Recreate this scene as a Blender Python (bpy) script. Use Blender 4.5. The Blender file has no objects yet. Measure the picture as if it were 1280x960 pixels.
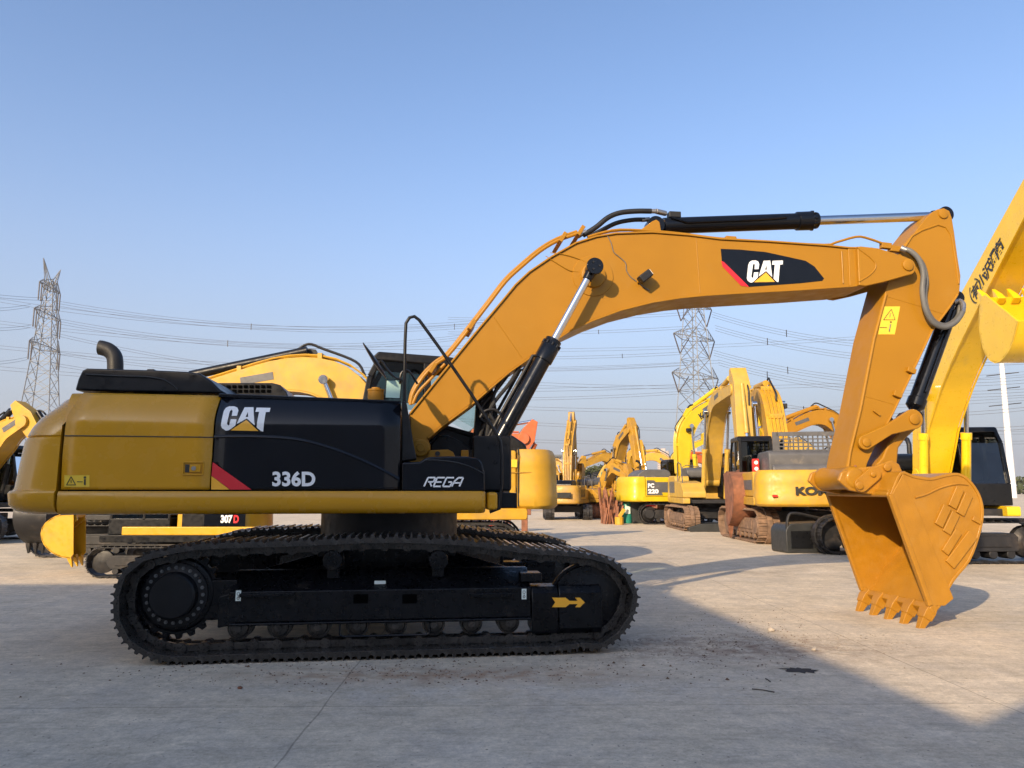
import bpy, bmesh, math, random
from mathutils import Vector, Matrix
R = math.radians
random.seed(7)
scn = bpy.context.scene
COL = scn.collection

# ------------------------------------------------------------------ camera
CAMZ, FPX, HOR = 1.65, 960.0, 610.0
PITCH = math.atan((HOR-480)/FPX)
cam_d = bpy.data.cameras.new('camera'); cam = bpy.data.objects.new('camera', cam_d); COL.objects.link(cam)
cam.location = (0, 0, CAMZ); cam.rotation_euler = (math.pi/2+PITCH, 0, 0)
cam_d.sensor_fit = 'HORIZONTAL'; cam_d.sensor_width = 36; cam_d.lens = 36*FPX/1280
cam_d.clip_start = .05; cam_d.clip_end = 6000
scn.camera = cam

def ray(px, py):
    a = (px-640)/FPX; b = -(py-480)/FPX
    c, s = math.cos(PITCH), math.sin(PITCH)
    return Vector((a, c - b*s, s + b*c))
def atY(px, py, Y):
    d = ray(px, py); t = Y/d.y
    return Vector((d.x*t, Y, CAMZ+d.z*t))
def gnd(px, py, z=0):
    d = ray(px, py); t = (z-CAMZ)/d.z
    return Vector((d.x*t, d.y*t, z))

# ------------------------------------------------------------------ tagging
def tag(o, label=None, cat=None, group=None, kind=None):
    if label: o['label'] = label
    if cat: o['category'] = cat
    if group: o['group'] = group
    if kind: o['kind'] = kind
    return o
def empty(name, loc=(0,0,0), rz=0, parent=None):
    o = bpy.data.objects.new(name, None); COL.objects.link(o)
    o.location = loc; o.rotation_euler = (0,0,rz); o.empty_display_size = .2
    o.parent = parent
    return o

# ------------------------------------------------------------------ materials
MATS = {}
def nd(nt, t, **kw):
    n = nt.nodes.new(t)
    for k, v in kw.items():
        if k in n.inputs.keys(): n.inputs[k].default_value = v
        else: setattr(n, k, v)
    return n
def mat(name, col, rough=.5, metal=0, var=.12, scale=3, dirt=None, dirt_amt=.3, dirt_scale=2.0, coat=0, bump=0, bscale=60, spec=.5, rvar=.12):
    m = bpy.data.materials.new(name); m.use_nodes = True; nt = m.node_tree; L = nt.links
    b = nt.nodes['Principled BSDF']
    tc = nd(nt, 'ShaderNodeTexCoord')
    n1 = nd(nt, 'ShaderNodeTexNoise'); n1.inputs['Scale'].default_value = scale; n1.inputs['Detail'].default_value = 6
    L.new(tc.outputs['Object'], n1.inputs['Vector'])
    mr = nd(nt, 'ShaderNodeMapRange'); mr.inputs['From Min'].default_value=.3; mr.inputs['From Max'].default_value=.7
    mr.inputs['To Min'].default_value = 1-var; mr.inputs['To Max'].default_value = 1+var
    L.new(n1.outputs['Fac'], mr.inputs['Value'])
    mx = nd(nt, 'ShaderNodeVectorMath', operation='SCALE'); mx.inputs[0].default_value = col[:3]
    L.new(mr.outputs[0], mx.inputs['Scale'])
    out = mx.outputs[0]
    if dirt:
        n2 = nd(nt, 'ShaderNodeTexNoise'); n2.inputs['Scale'].default_value = dirt_scale; n2.inputs['Detail'].default_value = 10; n2.inputs['Roughness'].default_value=.7
        L.new(tc.outputs['Object'], n2.inputs['Vector'])
        m2 = nd(nt, 'ShaderNodeMapRange'); m2.inputs['From Min'].default_value = .62-dirt_amt*.35; m2.inputs['From Max'].default_value = .72
        m2.inputs['To Max'].default_value = .25+.75*dirt_amt
        L.new(n2.outputs['Fac'], m2.inputs['Value'])
        mm = nd(nt, 'ShaderNodeMix', data_type='RGBA')
        L.new(m2.outputs[0], mm.inputs[0]); L.new(out, mm.inputs[6]); mm.inputs[7].default_value = (*dirt, 1)
        out = mm.outputs[2]
    L.new(out, b.inputs['Base Color'])
    n3 = nd(nt, 'ShaderNodeTexNoise'); n3.inputs['Scale'].default_value = scale*4; n3.inputs['Detail'].default_value = 5
    L.new(tc.outputs['Object'], n3.inputs['Vector'])
    m3 = nd(nt, 'ShaderNodeMapRange'); m3.inputs['From Min'].default_value=.3; m3.inputs['From Max'].default_value=.7
    m3.inputs['To Min'].default_value = max(0.02, rough-rvar); m3.inputs['To Max'].default_value = min(1, rough+rvar)
    L.new(n3.outputs['Fac'], m3.inputs['Value']); L.new(m3.outputs[0], b.inputs['Roughness'])
    b.inputs['Metallic'].default_value = metal
    b.inputs['Specular IOR Level'].default_value = spec
    if coat: b.inputs['Coat Weight'].default_value = coat; b.inputs['Coat Roughness'].default_value = .08
    if bump:
        n4 = nd(nt, 'ShaderNodeTexNoise'); n4.inputs['Scale'].default_value = bscale; n4.inputs['Detail'].default_value = 4
        L.new(tc.outputs['Object'], n4.inputs['Vector'])
        bp = nd(nt, 'ShaderNodeBump'); bp.inputs['Strength'].default_value = bump; bp.inputs['Distance'].default_value = .01
        L.new(n4.outputs['Fac'], bp.inputs['Height']); L.new(bp.outputs[0], b.inputs['Normal'])
    MATS[name] = m
    return m
DUST = (.36,.30,.22)
mat('paint', (.335,.155,.007), .5, var=.05, scale=1.5, dirt=(.34,.19,.04), dirt_amt=.10, coat=.08, bump=.05, bscale=90, spec=.3)
mat('panel_paint', (.55,.27,.008), .24, var=.04, scale=1.5, dirt=(.40,.22,.04), dirt_amt=.05, coat=.2, spec=.4)
mat('bucket_paint', (.35,.158,.007), .48, var=.10, scale=4, dirt=(.36,.19,.035), dirt_amt=.3, dirt_scale=5, coat=.1, bump=.35, bscale=14)
mat('gloss_black', (.004,.005,.008), .15, var=.2, coat=.05, rvar=.05, bump=.02, bscale=3, spec=.3)
mat('satin_black', (.006,.0065,.008), .38, spec=.3, var=.3, bump=.1)
mat('frame_black', (.004,.0045,.006), .32, spec=.25, var=.3, scale=5, dirt=(.09,.075,.06), dirt_amt=.12, dirt_scale=4, bump=.15, bscale=30)
mat('track_steel', (.065,.060,.055), .32, metal=.6, var=.4, scale=9, dirt=(.12,.10,.08), dirt_amt=.25, dirt_scale=8, bump=.15, bscale=40)
mat('worn_glint_steel', (.42,.41,.40), .28, metal=.85, var=.35, scale=14)  # worn grouser tips, lightened for the sky glint on them
mat('bolt_steel', (.16,.16,.16), .35, metal=.5, var=.2)
mat('recess_shade', (.002,.002,.002), .9, spec=0)  # near-black base, paints the shade inside slots
mat('rubber', (.009,.009,.010), .55, var=.3, bump=.2)
mat('grey_hose', (.12,.12,.115), .6, var=.2)
mat('chrome', (.62,.63,.65), .14, metal=1, var=.03, rvar=.04)
mat('steel', (.35,.34,.33), .35, metal=.8, var=.2)
mat('white_mark', (.80,.82,.82), .4, var=.04)
mat('red_mark', (.62,.02,.03), .4, var=.05)
mat('orange_mark', (.85,.42,.03), .4, var=.05)
mat('sticker_yellow', (.78,.52,.04), .4, var=.05)
mat('sticker_white', (.62,.70,.66), .5, var=.08)
mat('ink_and_shade', (.02,.02,.02), .5, var=.1)  # print and seams, also the painted shade of holes and creases
mat('mirror_reflection', (.42,.62,.57), .25, metal=0, var=.03, rvar=.03)  # pale teal painted in for the mirror's reflection
mat('bright_yellow', (.80,.51,.010), .35, var=.06, dirt=(.50,.36,.10), dirt_amt=.15, coat=.3)
mat('golden', (.60,.33,.010), .4, var=.06, dirt=(.36,.22,.06), dirt_amt=.2, coat=.2)
mat('worn_yellow', (.50,.28,.014), .48, var=.12, dirt=(.30,.19,.08), dirt_amt=.42, dirt_scale=2.5)
mat('pale_yellow', (.50,.31,.045), .5, var=.12, dirt=(.34,.24,.12), dirt_amt=.4)
mat('lemon_yellow', (.58,.40,.008), .4, var=.07, dirt=(.45,.33,.1), dirt_amt=.2)
mat('dirty_yellow', (.42,.23,.018), .5, var=.15, dirt=(.25,.15,.07), dirt_amt=.5)
mat('orange_paint', (.50,.11,.03), .45, var=.1, dirt=(.35,.16,.09), dirt_amt=.3)
mat('teal_paint', (.05,.24,.25), .4, var=.08, dirt=(.16,.22,.2), dirt_amt=.2, coat=.2)
mat('grey_paint', (.085,.085,.09), .5, var=.15, dirt=DUST, dirt_amt=.15)
mat('dark_steel', (.018,.018,.020), .5, var=.3, dirt=(.13,.10,.08), dirt_amt=.3, metal=.2, bump=.2)
mat('muddy_track', (.20,.125,.08), .8, var=.35, scale=6, dirt=(.09,.06,.045), dirt_amt=.5, dirt_scale=5, bump=.5, bscale=30)
mat('rust', (.23,.09,.045), .8, var=.35, scale=5, dirt=(.10,.055,.04), dirt_amt=.5, dirt_scale=3, bump=.5, bscale=30)
mat('galvanised', (.20,.205,.21), .6, metal=.2, var=.15)
mat('insulator', (.08,.07,.07), .3, var=.2)
mat('wire', (.10,.10,.11), .6, var=.1)
mat('pole_white', (.72,.72,.72), .5, var=.08)
mat('shed_white', (.55,.55,.53), .7, var=.1, scale=.2)
mat('shed_roof', (.10,.11,.12), .6, var=.2, scale=.3)
mat('tower_wall', (.42,.36,.33), .8, var=.1, scale=.05)
mat('tower_dark', (.20,.20,.22), .6, var=.1, scale=.05)
mat('bark', (.10,.085,.07), .9, var=.3)
mat('leaf', (.06,.07,.035), .9, var=.3, spec=.1)
mat('stone', (.38,.33,.27), .9, var=.25, bump=.4)
mat('seat_fabric', (.03,.03,.033), .8, var=.2)
mat('gas_green', (.02,.22,.17), .4, var=.1)
mat('bin_black', (.025,.027,.028), .5, var=.2)
mat('red_plastic', (.60,.02,.015), .35, var=.1)
mat('lens', (.75,.75,.72), .1, var=.1)
mat('caster_wall', (.62,.58,.52), .85, var=.1)  # walls of the unseen shade casters, kept pale to bounce light

def glass(name, tint, refl=.9):
    m = bpy.data.materials.new(name); m.use_nodes = True; nt = m.node_tree; L = nt.links
    nt.nodes.clear()
    o = nd(nt, 'ShaderNodeOutputMaterial'); mx = nd(nt, 'ShaderNodeMixShader')
    t = nd(nt, 'ShaderNodeBsdfTransparent'); t.inputs[0].default_value = (*tint, 1)
    g = nd(nt, 'ShaderNodeBsdfGlossy'); g.inputs['Roughness'].default_value = .03
    tc = nd(nt, 'ShaderNodeTexCoord'); n = nd(nt, 'ShaderNodeTexNoise'); n.inputs['Scale'].default_value = 2
    L.new(tc.outputs['Object'], n.inputs['Vector'])
    f = nd(nt, 'ShaderNodeFresnel'); f.inputs['IOR'].default_value = 1.5
    ad = nd(nt, 'ShaderNodeMath', operation='MULTIPLY_ADD'); ad.inputs[1].default_value=.06
    L.new(n.outputs['Fac'], ad.inputs[0]); L.new(f.outputs[0], ad.inputs[2])
    L.new(ad.outputs[0], mx.inputs[0]); L.new(t.outputs[0], mx.inputs[1]); L.new(g.outputs[0], mx.inputs[2]); L.new(mx.outputs[0], o.inputs[0])
    MATS[name] = m
glass('glass', (.42,.55,.53)); glass('dark_glass', (.10,.13,.13)); glass('clear_glass', (.75,.86,.84))

# ------------------------------------------------------------------ mesh builder
def perp(d):
    d = Vector(d).normalized()
    a = Vector((0,0,1)) if abs(d.z) < .9 else Vector((1,0,0))
    x = d.cross(a).normalized()
    return x, d.cross(x).normalized()
class MB:
    def __init__(s): s.v = []; s.f = []
    def add(s, vs, fs):
        n = len(s.v); s.v += [tuple(v) for v in vs]; s.f += [tuple(i+n for i in f) for f in fs]; return s
    def box(s, x0, x1, y0, y1, z0, z1, M=None):
        vs = [Vector((x,y,z)) for x in (x0,x1) for y in (y0,y1) for z in (z0,z1)]
        if M: vs = [M @ v for v in vs]
        return s.add(vs, [(0,1,3,2),(4,6,7,5),(0,4,5,1),(2,3,7,6),(0,2,6,4),(1,5,7,3)])
    def bar(s, a, b, w, h=None, up=(0,0,1)):
        a, b = Vector(a), Vector(b); d = (b-a).normalized(); h = h or w
        x = d.cross(Vector(up))
        if x.length < 1e-4: x = d.cross(Vector((1,0,0)))
        x.normalize(); y = x.cross(d).normalized()
        vs = [p + x*i*w/2 + y*j*h/2 for p in (a,b) for i in (-1,1) for j in (-1,1)]
        return s.add(vs, [(0,1,3,2),(4,6,7,5),(0,4,5,1),(2,3,7,6),(0,2,6,4),(1,5,7,3)])
    def cyl(s, a, b, r, r2=None, n=20, caps=True):
        a, b = Vector(a), Vector(b); r2 = r if r2 is None else r2
        x, y = perp(b-a); vs = []
        for p, q in ((a,r),(b,r2)):
            vs += [p + x*math.cos(2*math.pi*i/n)*q + y*math.sin(2*math.pi*i/n)*q for i in range(n)]
        fs = [(i,(i+1)%n,(i+1)%n+n,i+n) for i in range(n)]
        if caps: fs += [tuple(range(n-1,-1,-1)), tuple(range(n,2*n))]
        return s.add(vs, fs)
    def lathe(s, a, d, prof, n=24):          # prof: (dist along d, radius)
        a = Vector(a); d = Vector(d).normalized(); x, y = perp(d); vs = []
        for t, r in prof: vs += [a + d*t + x*math.cos(2*math.pi*i/n)*r + y*math.sin(2*math.pi*i/n)*r for i in range(n)]
        m = len(prof); fs = [(k*n+i, k*n+(i+1)%n, (k+1)*n+(i+1)%n, (k+1)*n+i) for k in range(m-1) for i in range(n)]
        fs += [tuple(range(n-1,-1,-1)), tuple(range((m-1)*n, m*n))]
        return s.add(vs, fs)
    def tube(s, pts, r, n=8, smooth=0):
        pts = [Vector(p) for p in pts]
        if smooth: pts = crv(pts, smooth)
        m = len(pts); vs = []; x0 = None
        for i, p in enumerate(pts):
            d = (pts[min(i+1,m-1)]-pts[max(i-1,0)]).normalized()
            if x0 is None: x0, y0 = perp(d)
            else:
                x0 = (x0 - d*x0.dot(d)).normalized(); y0 = d.cross(x0)
            rr = r[i] if isinstance(r, (list,tuple)) else r
            vs += [p + x0*math.cos(2*math.pi*k/n)*rr + y0*math.sin(2*math.pi*k/n)*rr for k in range(n)]
        fs = [(k*n+i, k*n+(i+1)%n, (k+1)*n+(i+1)%n, (k+1)*n+i) for k in range(m-1) for i in range(n)]
        fs += [tuple(range(n-1,-1,-1)), tuple(range((m-1)*n, m*n))]
        return s.add(vs, fs)
    def prism(s, poly, y0, y1, M=None):       # poly in (x,z), extruded in y
        n = len(poly)
        vs = [Vector((p[0], y0, p[1])) for p in poly] + [Vector((p[0], y1, p[1])) for p in poly]
        if M: vs = [M @ v for v in vs]
        fs = [tuple(range(n)), tuple(range(2*n-1, n-1, -1))] + [(i,i+n,(i+1)%n+n,(i+1)%n) for i in range(n)]
        return s.add(vs, fs)
    def strip(s, path, y0, y1, t, side=1):    # plate of thickness t following a (x,z) path
        out = offs(path, t*side)
        n = len(path)
        vs = [Vector((p[0],y,p[1])) for y in (y0,y1) for p in list(path)+out]
        N = 2*n; fs = []
        for i in range(n-1):
            fs += [(i,i+1,N+i+1,N+i), (n+i,N+n+i,N+n+i+1,n+i+1), (i,n+i,n+i+1,i+1), (N+i,N+i+1,N+n+i+1,N+n+i)]
        fs += [(0,N,N+n,n), (n-1,2*n-1,N+2*n-1,N+n-1)]
        return s.add(vs, fs)
    def loft(s, rings, cap=True):
        n = len(rings[0]); vs = [v for r in rings for v in r]
        fs = [(k*n+i, k*n+(i+1)%n, (k+1)*n+(i+1)%n, (k+1)*n+i) for k in range(len(rings)-1) for i in range(n)]
        if cap: fs += [tuple(range(n-1,-1,-1)), tuple(range((len(rings)-1)*n, len(rings)*n))]
        return s.add(vs, fs)
    def grid(s, rows):
        m, n = len(rows), len(rows[0])
        return s.add([v for r in rows for v in r], [(a*n+b, a*n+b+1, (a+1)*n+b+1, (a+1)*n+b) for a in range(m-1) for b in range(n-1)])
    def build(s, name, m, parent=None, bevel=0, ang=35, seg=2, loc=None):
        me = bpy.data.meshes.new(name)
        vs = s.v
        if loc is not None: vs = [(v[0]-loc[0], v[1]-loc[1], v[2]-loc[2]) for v in vs]
        me.from_pydata(vs, [], s.f); me.update()
        bm = bmesh.new(); bm.from_mesh(me); bmesh.ops.recalc_face_normals(bm, faces=bm.faces); bm.to_mesh(me); bm.free()
        for p in me.polygons: p.use_smooth = True
        me.set_sharp_from_angle(angle=R(ang))
        me.materials.append(MATS[m] if isinstance(m, str) else m)
        o = bpy.data.objects.new(name, me); COL.objects.link(o); o.parent = parent
        if loc is not None: o.location = loc
        if bevel:
            b = o.modifiers.new('bevel', 'BEVEL'); b.width = bevel; b.segments = seg; b.limit_method = 'ANGLE'; b.angle_limit = R(40)
            b.harden_normals = True
        return o
def crv(pts, k=6):
    pts = [Vector(p) for p in pts]; out = []
    P = [pts[0]*2-pts[1]] + pts + [pts[-1]*2-pts[-2]]
    for i in range(1, len(P)-2):
        a,b,c,d = P[i-1:i+3]
        for j in range(k):
            t = j/k
            out.append(.5*((2*b)+(c-a)*t+(2*a-5*b+4*c-d)*t*t+(3*b-a-3*c+d)*t**3))
    out.append(pts[-1]); return out
def crv2(pts, k=6): return [(p.x, p.y) for p in crv([Vector((a,b,0)) for a,b in pts], k)]
def offs(path, t):
    out = []; n = len(path)
    for i in range(n):
        a = Vector(path[max(i-1,0)]); b = Vector(path[min(i+1,n-1)]); d = (b-a).normalized()
        out.append((path[i][0]-d.y*t, path[i][1]+d.x*t))
    return out
def arc(cx, cz, r, a0, a1, n=8): return [(cx+r*math.cos(R(a0+(a1-a0)*i/n)), cz+r*math.sin(R(a0+(a1-a0)*i/n))) for i in range(n+1)]
def text_polys(s, bold=0.0, shear=0.0):
    c = bpy.data.curves.new('lettering', 'FONT'); c.body = s; c.size = 1; c.offset = bold; c.shear = shear; c.resolution_u = 4
    o = bpy.data.objects.new('lettering', c); COL.objects.link(o)
    bpy.context.view_layer.update()
    me = bpy.data.meshes.new_from_object(o.evaluated_get(bpy.context.evaluated_depsgraph_get()))
    vs = [(v.co.x, v.co.y) for v in me.vertices]; fs = [tuple(p.vertices) for p in me.polygons]
    bpy.data.objects.remove(o); bpy.data.curves.remove(c); bpy.data.meshes.remove(me)
    x0 = min(v[0] for v in vs); x1 = max(v[0] for v in vs); y0 = min(v[1] for v in vs); y1 = max(v[1] for v in vs)
    return [((x-x0)/(x1-x0), (y-y0)/(y1-y0)) for x, y in vs], fs
def lettering(s, origin, ex, ey, m, parent, name='lettering', bold=0, shear=0):
    """text filling the box origin + a*ex + b*ey (a,b in 0..1)"""
    vs, fs = text_polys(s, bold, shear); o_, ex, ey = Vector(origin), Vector(ex), Vector(ey)
    return MB().add([o_+ex*a+ey*b for a, b in vs], fs).build(name, m, parent)
LOGO = {'white': [[(200,650),(120,600),(95,540),(135,220),(170,150),(240,115),(350,115),(420,145),(450,210),(430,330),(315,330),(325,220),(300,190),(270,220),(225,500),(250,540),(280,525),(300,405),(425,405),(410,530),(380,560),(265,645)],
   [(575,135),(655,135),(655,240),(615,355),(645,356),(645,385),(435,510)], [(655,135),(765,135),(820,540),(645,385),(645,356),(670,355),(655,240)],
   [(830,145),(1130,150),(1120,245),(1040,245),(1000,670),(950,660),(860,580),(895,240),(815,240)]],
   'tri': [[(640,420),(300,645),(900,660)]]}
def copy_tree(o, parent=None):
    c = o.copy(); COL.objects.link(c); c.parent = parent
    for ch in o.children: copy_tree(ch, c)
    return c
# ================================================================== MAIN EXCAVATOR
TH = R(7); OX, OY = -1.495, 9.31
UX, UY = math.cos(TH), math.sin(TH)
def mp(px, py, v):                            # pixel -> (u,z) in the machine's upright plane at lateral offset v (near side +)
    d = ray(px, py)
    # world = O + u*U + v*V, V = (sin,-cos)
    nx, ny = UY, -UX                          # V
    o = Vector((0-OX, 0-OY)); t = (v - (o.x*nx+o.y*ny))/(d.x*nx+d.y*ny)
    X, Y = d.x*t-OX, d.y*t-OY
    return (X*UX+Y*UY, CAMZ+d.z*t)
def P3(px, py, v): u, z = mp(px, py, v); return Vector((u, -v, z))
def PL(pts, v): return [mp(x, y, v) for x, y in pts]

ex = empty('excavator', (OX, OY, 0), TH)
tag(ex, 'large amber and black crawler excavator filling the foreground, clean paint, bucket lowered at right', 'excavator')

# ---------------------------------------------------------------- undercarriage
def smooth_closed(pts, k=5):
    n = len(pts); out = []
    for i in range(n):
        a,b,c,d = [Vector(pts[(i+j-1)%n]) for j in range(4)]
        for q in range(k):
            t = q/k; out.append(.5*((2*b)+(c-a)*t+(2*a-5*b+4*c-d)*t*t+(3*b-a-3*c+d)*t**3))
    return out
VN = 1.60; SHW = .60
path_px = [(176,697),(218,686.5),(261,681),(373,677.5),(460,673.5),(520,674),(584,677),(657,686.5),(713,690.5),(758,698),(783,715),(796,738),(795,762),(782,788),(757,809)]
pp = PL(path_px, VN)
u_f, u_r = pp[-1][0], pp[0][0]
zb = .045
left = [mp(158,812,VN)[0], mp(147,790,VN)[0], mp(142,765,VN)[0], mp(143,742,VN)[0], mp(150,719,VN)[0]]
pts = pp + [(u_f-.22, zb+.03)] + [(u_f-.5-.45*i, zb) for i in range(9) if u_f-.5-.45*i > left[0]+.5] + [(left[0]+.32, zb)]
pts += [(mp(160,806,VN)[0], mp(160,812,VN)[1]+.04), mp(147,790,VN), mp(142,765,VN), mp(143,742,VN), mp(151,718,VN)]
loop = smooth_closed(pts, 6)
Ls = [0]
for i in range(len(loop)): Ls.append(Ls[-1]+(loop[(i+1)%len(loop)]-loop[i]).length)
TOT = Ls[-1]; NSH = 49
def at_len(s):
    s %= TOT
    for i in range(len(loop)):
        if Ls[i+1] >= s:
            a, b = loop[i], loop[(i+1)%len(loop)]; t = (s-Ls[i])/(Ls[i+1]-Ls[i]); return a.lerp(b, t)
    return loop[0]
pitch = TOT/NSH
# direction of travel: path runs rear-top -> front-top -> down -> back (clockwise seen from camera); outward normal = left of travel
sb = MB(); hw = SHW/2; hp = pitch/2
sec = [(-hp*.98,-.004),(-hp*.80,.012),(-hp*.78,.042),(-hp*.66,.042),(-hp*.60,.012),(-.025,.010),(-.018,.036),(.014,.036),(.022,.010),(hp*.52,.010),(hp*.58,.034),(hp*.72,.034),(hp*.78,.008),(hp*1.06,-.010),(hp*1.02,-.045),(-hp*.95,-.040)]
sb.prism([(a,b) for a,b in sec], -hw, hw)
for yy in (-.09,.09):
    for xx in (-.04,.04): sb.cyl((xx,yy,-.05),(xx,yy,-.015),.016,n=6)
shoe_mesh = None
def chain(vc, nm_parent):
    global shoe_mesh
    # link chain as the part, shoes as its sub-parts
    mb = MB()
    for k in range(NSH):
        p0, p1 = at_len(k*pitch), at_len((k+1)*pitch); d = (p1-p0).normalized(); nrm = Vector((-d.y, d.x))
        for dy in (-.085, .085):
            a = p0 - nrm*.085; b = p1 - nrm*.085
            mb.bar((a.x,-vc+dy,a.y),(b.x,-vc+dy,b.y),.062,.036, up=(0,1,0))
            mb.cyl((a.x,-vc+dy-.03,a.y),(a.x,-vc+dy+.03,a.y),.052,n=12)
        a = p0 - nrm*.085
        mb.cyl((a.x,-vc-.12,a.y),(a.x,-vc+.12,a.y),.028,n=10)
    part = mb.build('track_chain', 'track_steel', nm_parent)
    for k in range(NSH):
        p0, p1 = at_len(k*pitch), at_len((k+1)*pitch); m = (p0+p1)/2; d = (p1-p0).normalized()
        if shoe_mesh is None:
            o = sb.build('track_shoe', 'track_steel', part, bevel=.003); shoe_mesh = o
            o.data.materials.append(MATS['worn_glint_steel'])  # lighter second slot: worn tips with sky glint in the colour
            for p in o.data.polygons:
                if all(o.data.vertices[v].co.z > .033 for v in p.vertices): p.material_index = 1
        else:
            o = shoe_mesh.copy(); COL.objects.link(o); o.parent = part
        o.location = (m.x, -vc, m.y); o.rotation_euler = (0, -math.atan2(d.y, d.x), 0)
    return part
VC = VN-SHW/2
chain(VC, ex); chain(-VC, ex)

def frame_side(sgn):
    """track frame with rollers; sgn +1 near, -1 far"""
    def V(v): return -sgn*v
    fb = MB()
    vo = VC+.17                                # outer face of the frame
    # main beam: outer wall + sloping top
    top = PL([(286,740),(664,740)], vo); bot = PL([(288,779),(664,778)], vo)
    u0, u1 = top[0][0], top[1][0]; z1 = top[0][1]; z0 = bot[0][1]
    prof = [(vo,z0),(vo,z1),(vo-.05,z1+.015),(vo-.30,z1+.17),(vo-.42,z1+.17),(vo-.42,z0)]
    n = len(prof)
    fb.loft([[Vector((u, V(v), z)) for v, z in prof] for u in (u0, u1)])
    fb.box(u0+.02,u1, V(vo+.035), V(vo-.05), z0-.025, z0+.0)
    # rear bracket towards sprocket
    fb.loft([[Vector((u0+.06, V(v), z)) for v, z in ((vo,z0-.02),(vo,z1),(vo-.3,z1+.12),(vo-.3,z0-.02))],
             [Vector((u0-.10, V(v), z)) for v, z in ((vo-.03,z0-.05),(vo-.03,z1-.05),(vo-.3,z1+.05),(vo-.3,z0-.05))]])
    fb.loft([[Vector((u, V(v), z)) for v, z in ((vo-.12,z0+.02),(vo-.12,z1+.10),(vo-.32,z1+.16),(vo-.32,z0-.02))] for u in (u0-.30, u0+.05)])
    # front recoil box
    q = PL([(692,732),(752,732),(752,785),(664,785),(664,735)], vo+.03)
    uA = mp(664,740,vo)[0]; uB = mp(752,740,vo+.03)[0]; zt = mp(700,741,vo+.03)[1]; zbm = mp(700,785,vo+.03)[1]
    fb.loft([[Vector((u, V(v), z)) for v, z in ((vo+.03,zbm),(vo+.03,zt),(vo-.02,zt+.06),(vo-.30,zt+.06),(vo-.30,zbm-.02),(vo,zbm-.06))] for u in (uA+.002, uA+(uB-uA)*.38)])
    fb.loft([[Vector((u, V(v), z)) for v, z in ((vo+.045,zbm),(vo+.045,zt),(vo-.01,zt+.07),(vo-.30,zt+.07),(vo-.30,zbm-.02),(vo,zbm-.06))] for u in (uA+(uB-uA)*.385, uB)])
    a = mp(675,706,vo-.1)
    fb.box(uA-.1,uA+.12,V(vo-.05),V(vo-.3),zt+.1,zt+.19)
    fr = fb.build('track_frame', 'frame_black', ex, bevel=.012)
    # details on the outer wall
    if sgn > 0:
        for px in (451,512):
            a = mp(px-9,743,vo); b = mp(px+9,754,vo)
            MB().box(a[0],b[0],V(vo+.006),V(vo-.03),b[1],a[1]).build('frame_slot_shade','recess_shade',fr)  # black box painted as the shade in the slot
        st = MB(); 
        a = mp(300,744,vo); b = mp(368,750,vo); st.bar((a[0],V(vo+.02),a[1]),(b[0],V(vo+.02),a[1]),.05,.035)
        a = mp(586,744,vo); b = mp(640,750,vo); st.bar((a[0],V(vo+.02),a[1]),(b[0],V(vo+.02),a[1]),.05,.04)
        st.build('step_bar','frame_black',fr,bevel=.006)
        for px, py in ((298,744),(655,742)):
            a = mp(px-3,py-6,vo); b = mp(px+3,py+7,vo); y = V(vo+.006)
            dec = MB().box(a[0],b[0],y,V(vo+.001),b[1],a[1]).build('lift_sticker','sticker_white',fr)
            cx=(a[0]+b[0])/2; w=abs(b[0]-a[0]); k = MB()
            k.tube([(cx+w*.25*math.cos(i*math.pi/6), y-.001, b[1]+(a[1]-b[1])*(.68)+w*.3*math.sin(i*math.pi/6)) for i in range(13)], .002, n=5)
            k.tube([(cx+w*.2*math.cos(i*math.pi/6), y-.001, b[1]+(a[1]-b[1])*(.25)+w*.22*math.sin(i*math.pi/6)) for i in range(13)], .003, n=5)
            k.bar((cx,y-.001,b[1]+(a[1]-b[1])*.35),(cx,y-.001,b[1]+(a[1]-b[1])*.55),.004)
            k.build('lift_sticker_mark','ink_and_shade',fr)
        a = mp(468,726,vo-.1); b = mp(482,730,vo-.1)
        MB().box(a[0],b[0],V(vo-.11),V(vo-.095),b[1],a[1]).build('number_plate','sticker_white',fr)
        # yellow arrow
        ax = [(690,747),(707,747),(712,751),(722,751),(719,747),(725,747),(731,753),(725,759),(719,759),(722,755),(712,755),(707,759),(690,759),(694,753)]
        MB().prism(PL(ax, vo+.047), V(vo+.046), V(vo+.049)).build('direction_arrow','orange_mark',fr)
    # rollers
    zr = z0-.055
    for k in range(9):
        u = u0+.10+(u1-u0-.1)*k/7.6
        r = MB(); r.lathe((u,V(VC+.15),zr),(0,sgn*1.0,0),[(0,.05),(.02,.085),(.05,.095),(.055,.115),(.085,.115),(.09,.09),(.21,.09),(.215,.115),(.245,.115),(.25,.09),(.28,.085),(.30,.05)],n=24)
        r.cyl((u,V(VC+.18),zr),(u,V(VC-.18),zr),.035,n=12)
        r.build('track_roller','track_steel',fr)
    for k, u in enumerate((u0+(u1-u0)*.30, u0+(u1-u0)*.72)):
        pxs = (416,548)[k]; c = mp(pxs, 700, VC+.1)
        r = MB(); r.lathe((c[0],V(VC+.14),c[1]),(0,sgn*1.0,0),[(0,.05),(.01,.095),(.05,.10),(.06,.085),(.22,.085),(.23,.10),(.27,.10)],n=24)
        r.bar((c[0],V(VC-.05),c[1]),(c[0],V(VC-.05),z1+.1),.12,.12, up=(0,1,0))
        for q in range(6):
            r.cyl((c[0]+.06*math.cos(q),V(VC+.15),c[1]+.06*math.sin(q)),(c[0]+.06*math.cos(q),V(VC+.13),c[1]+.06*math.sin(q)),.008,n=6)
        r.build('carrier_roller','frame_black',fr,bevel=.003)
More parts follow.
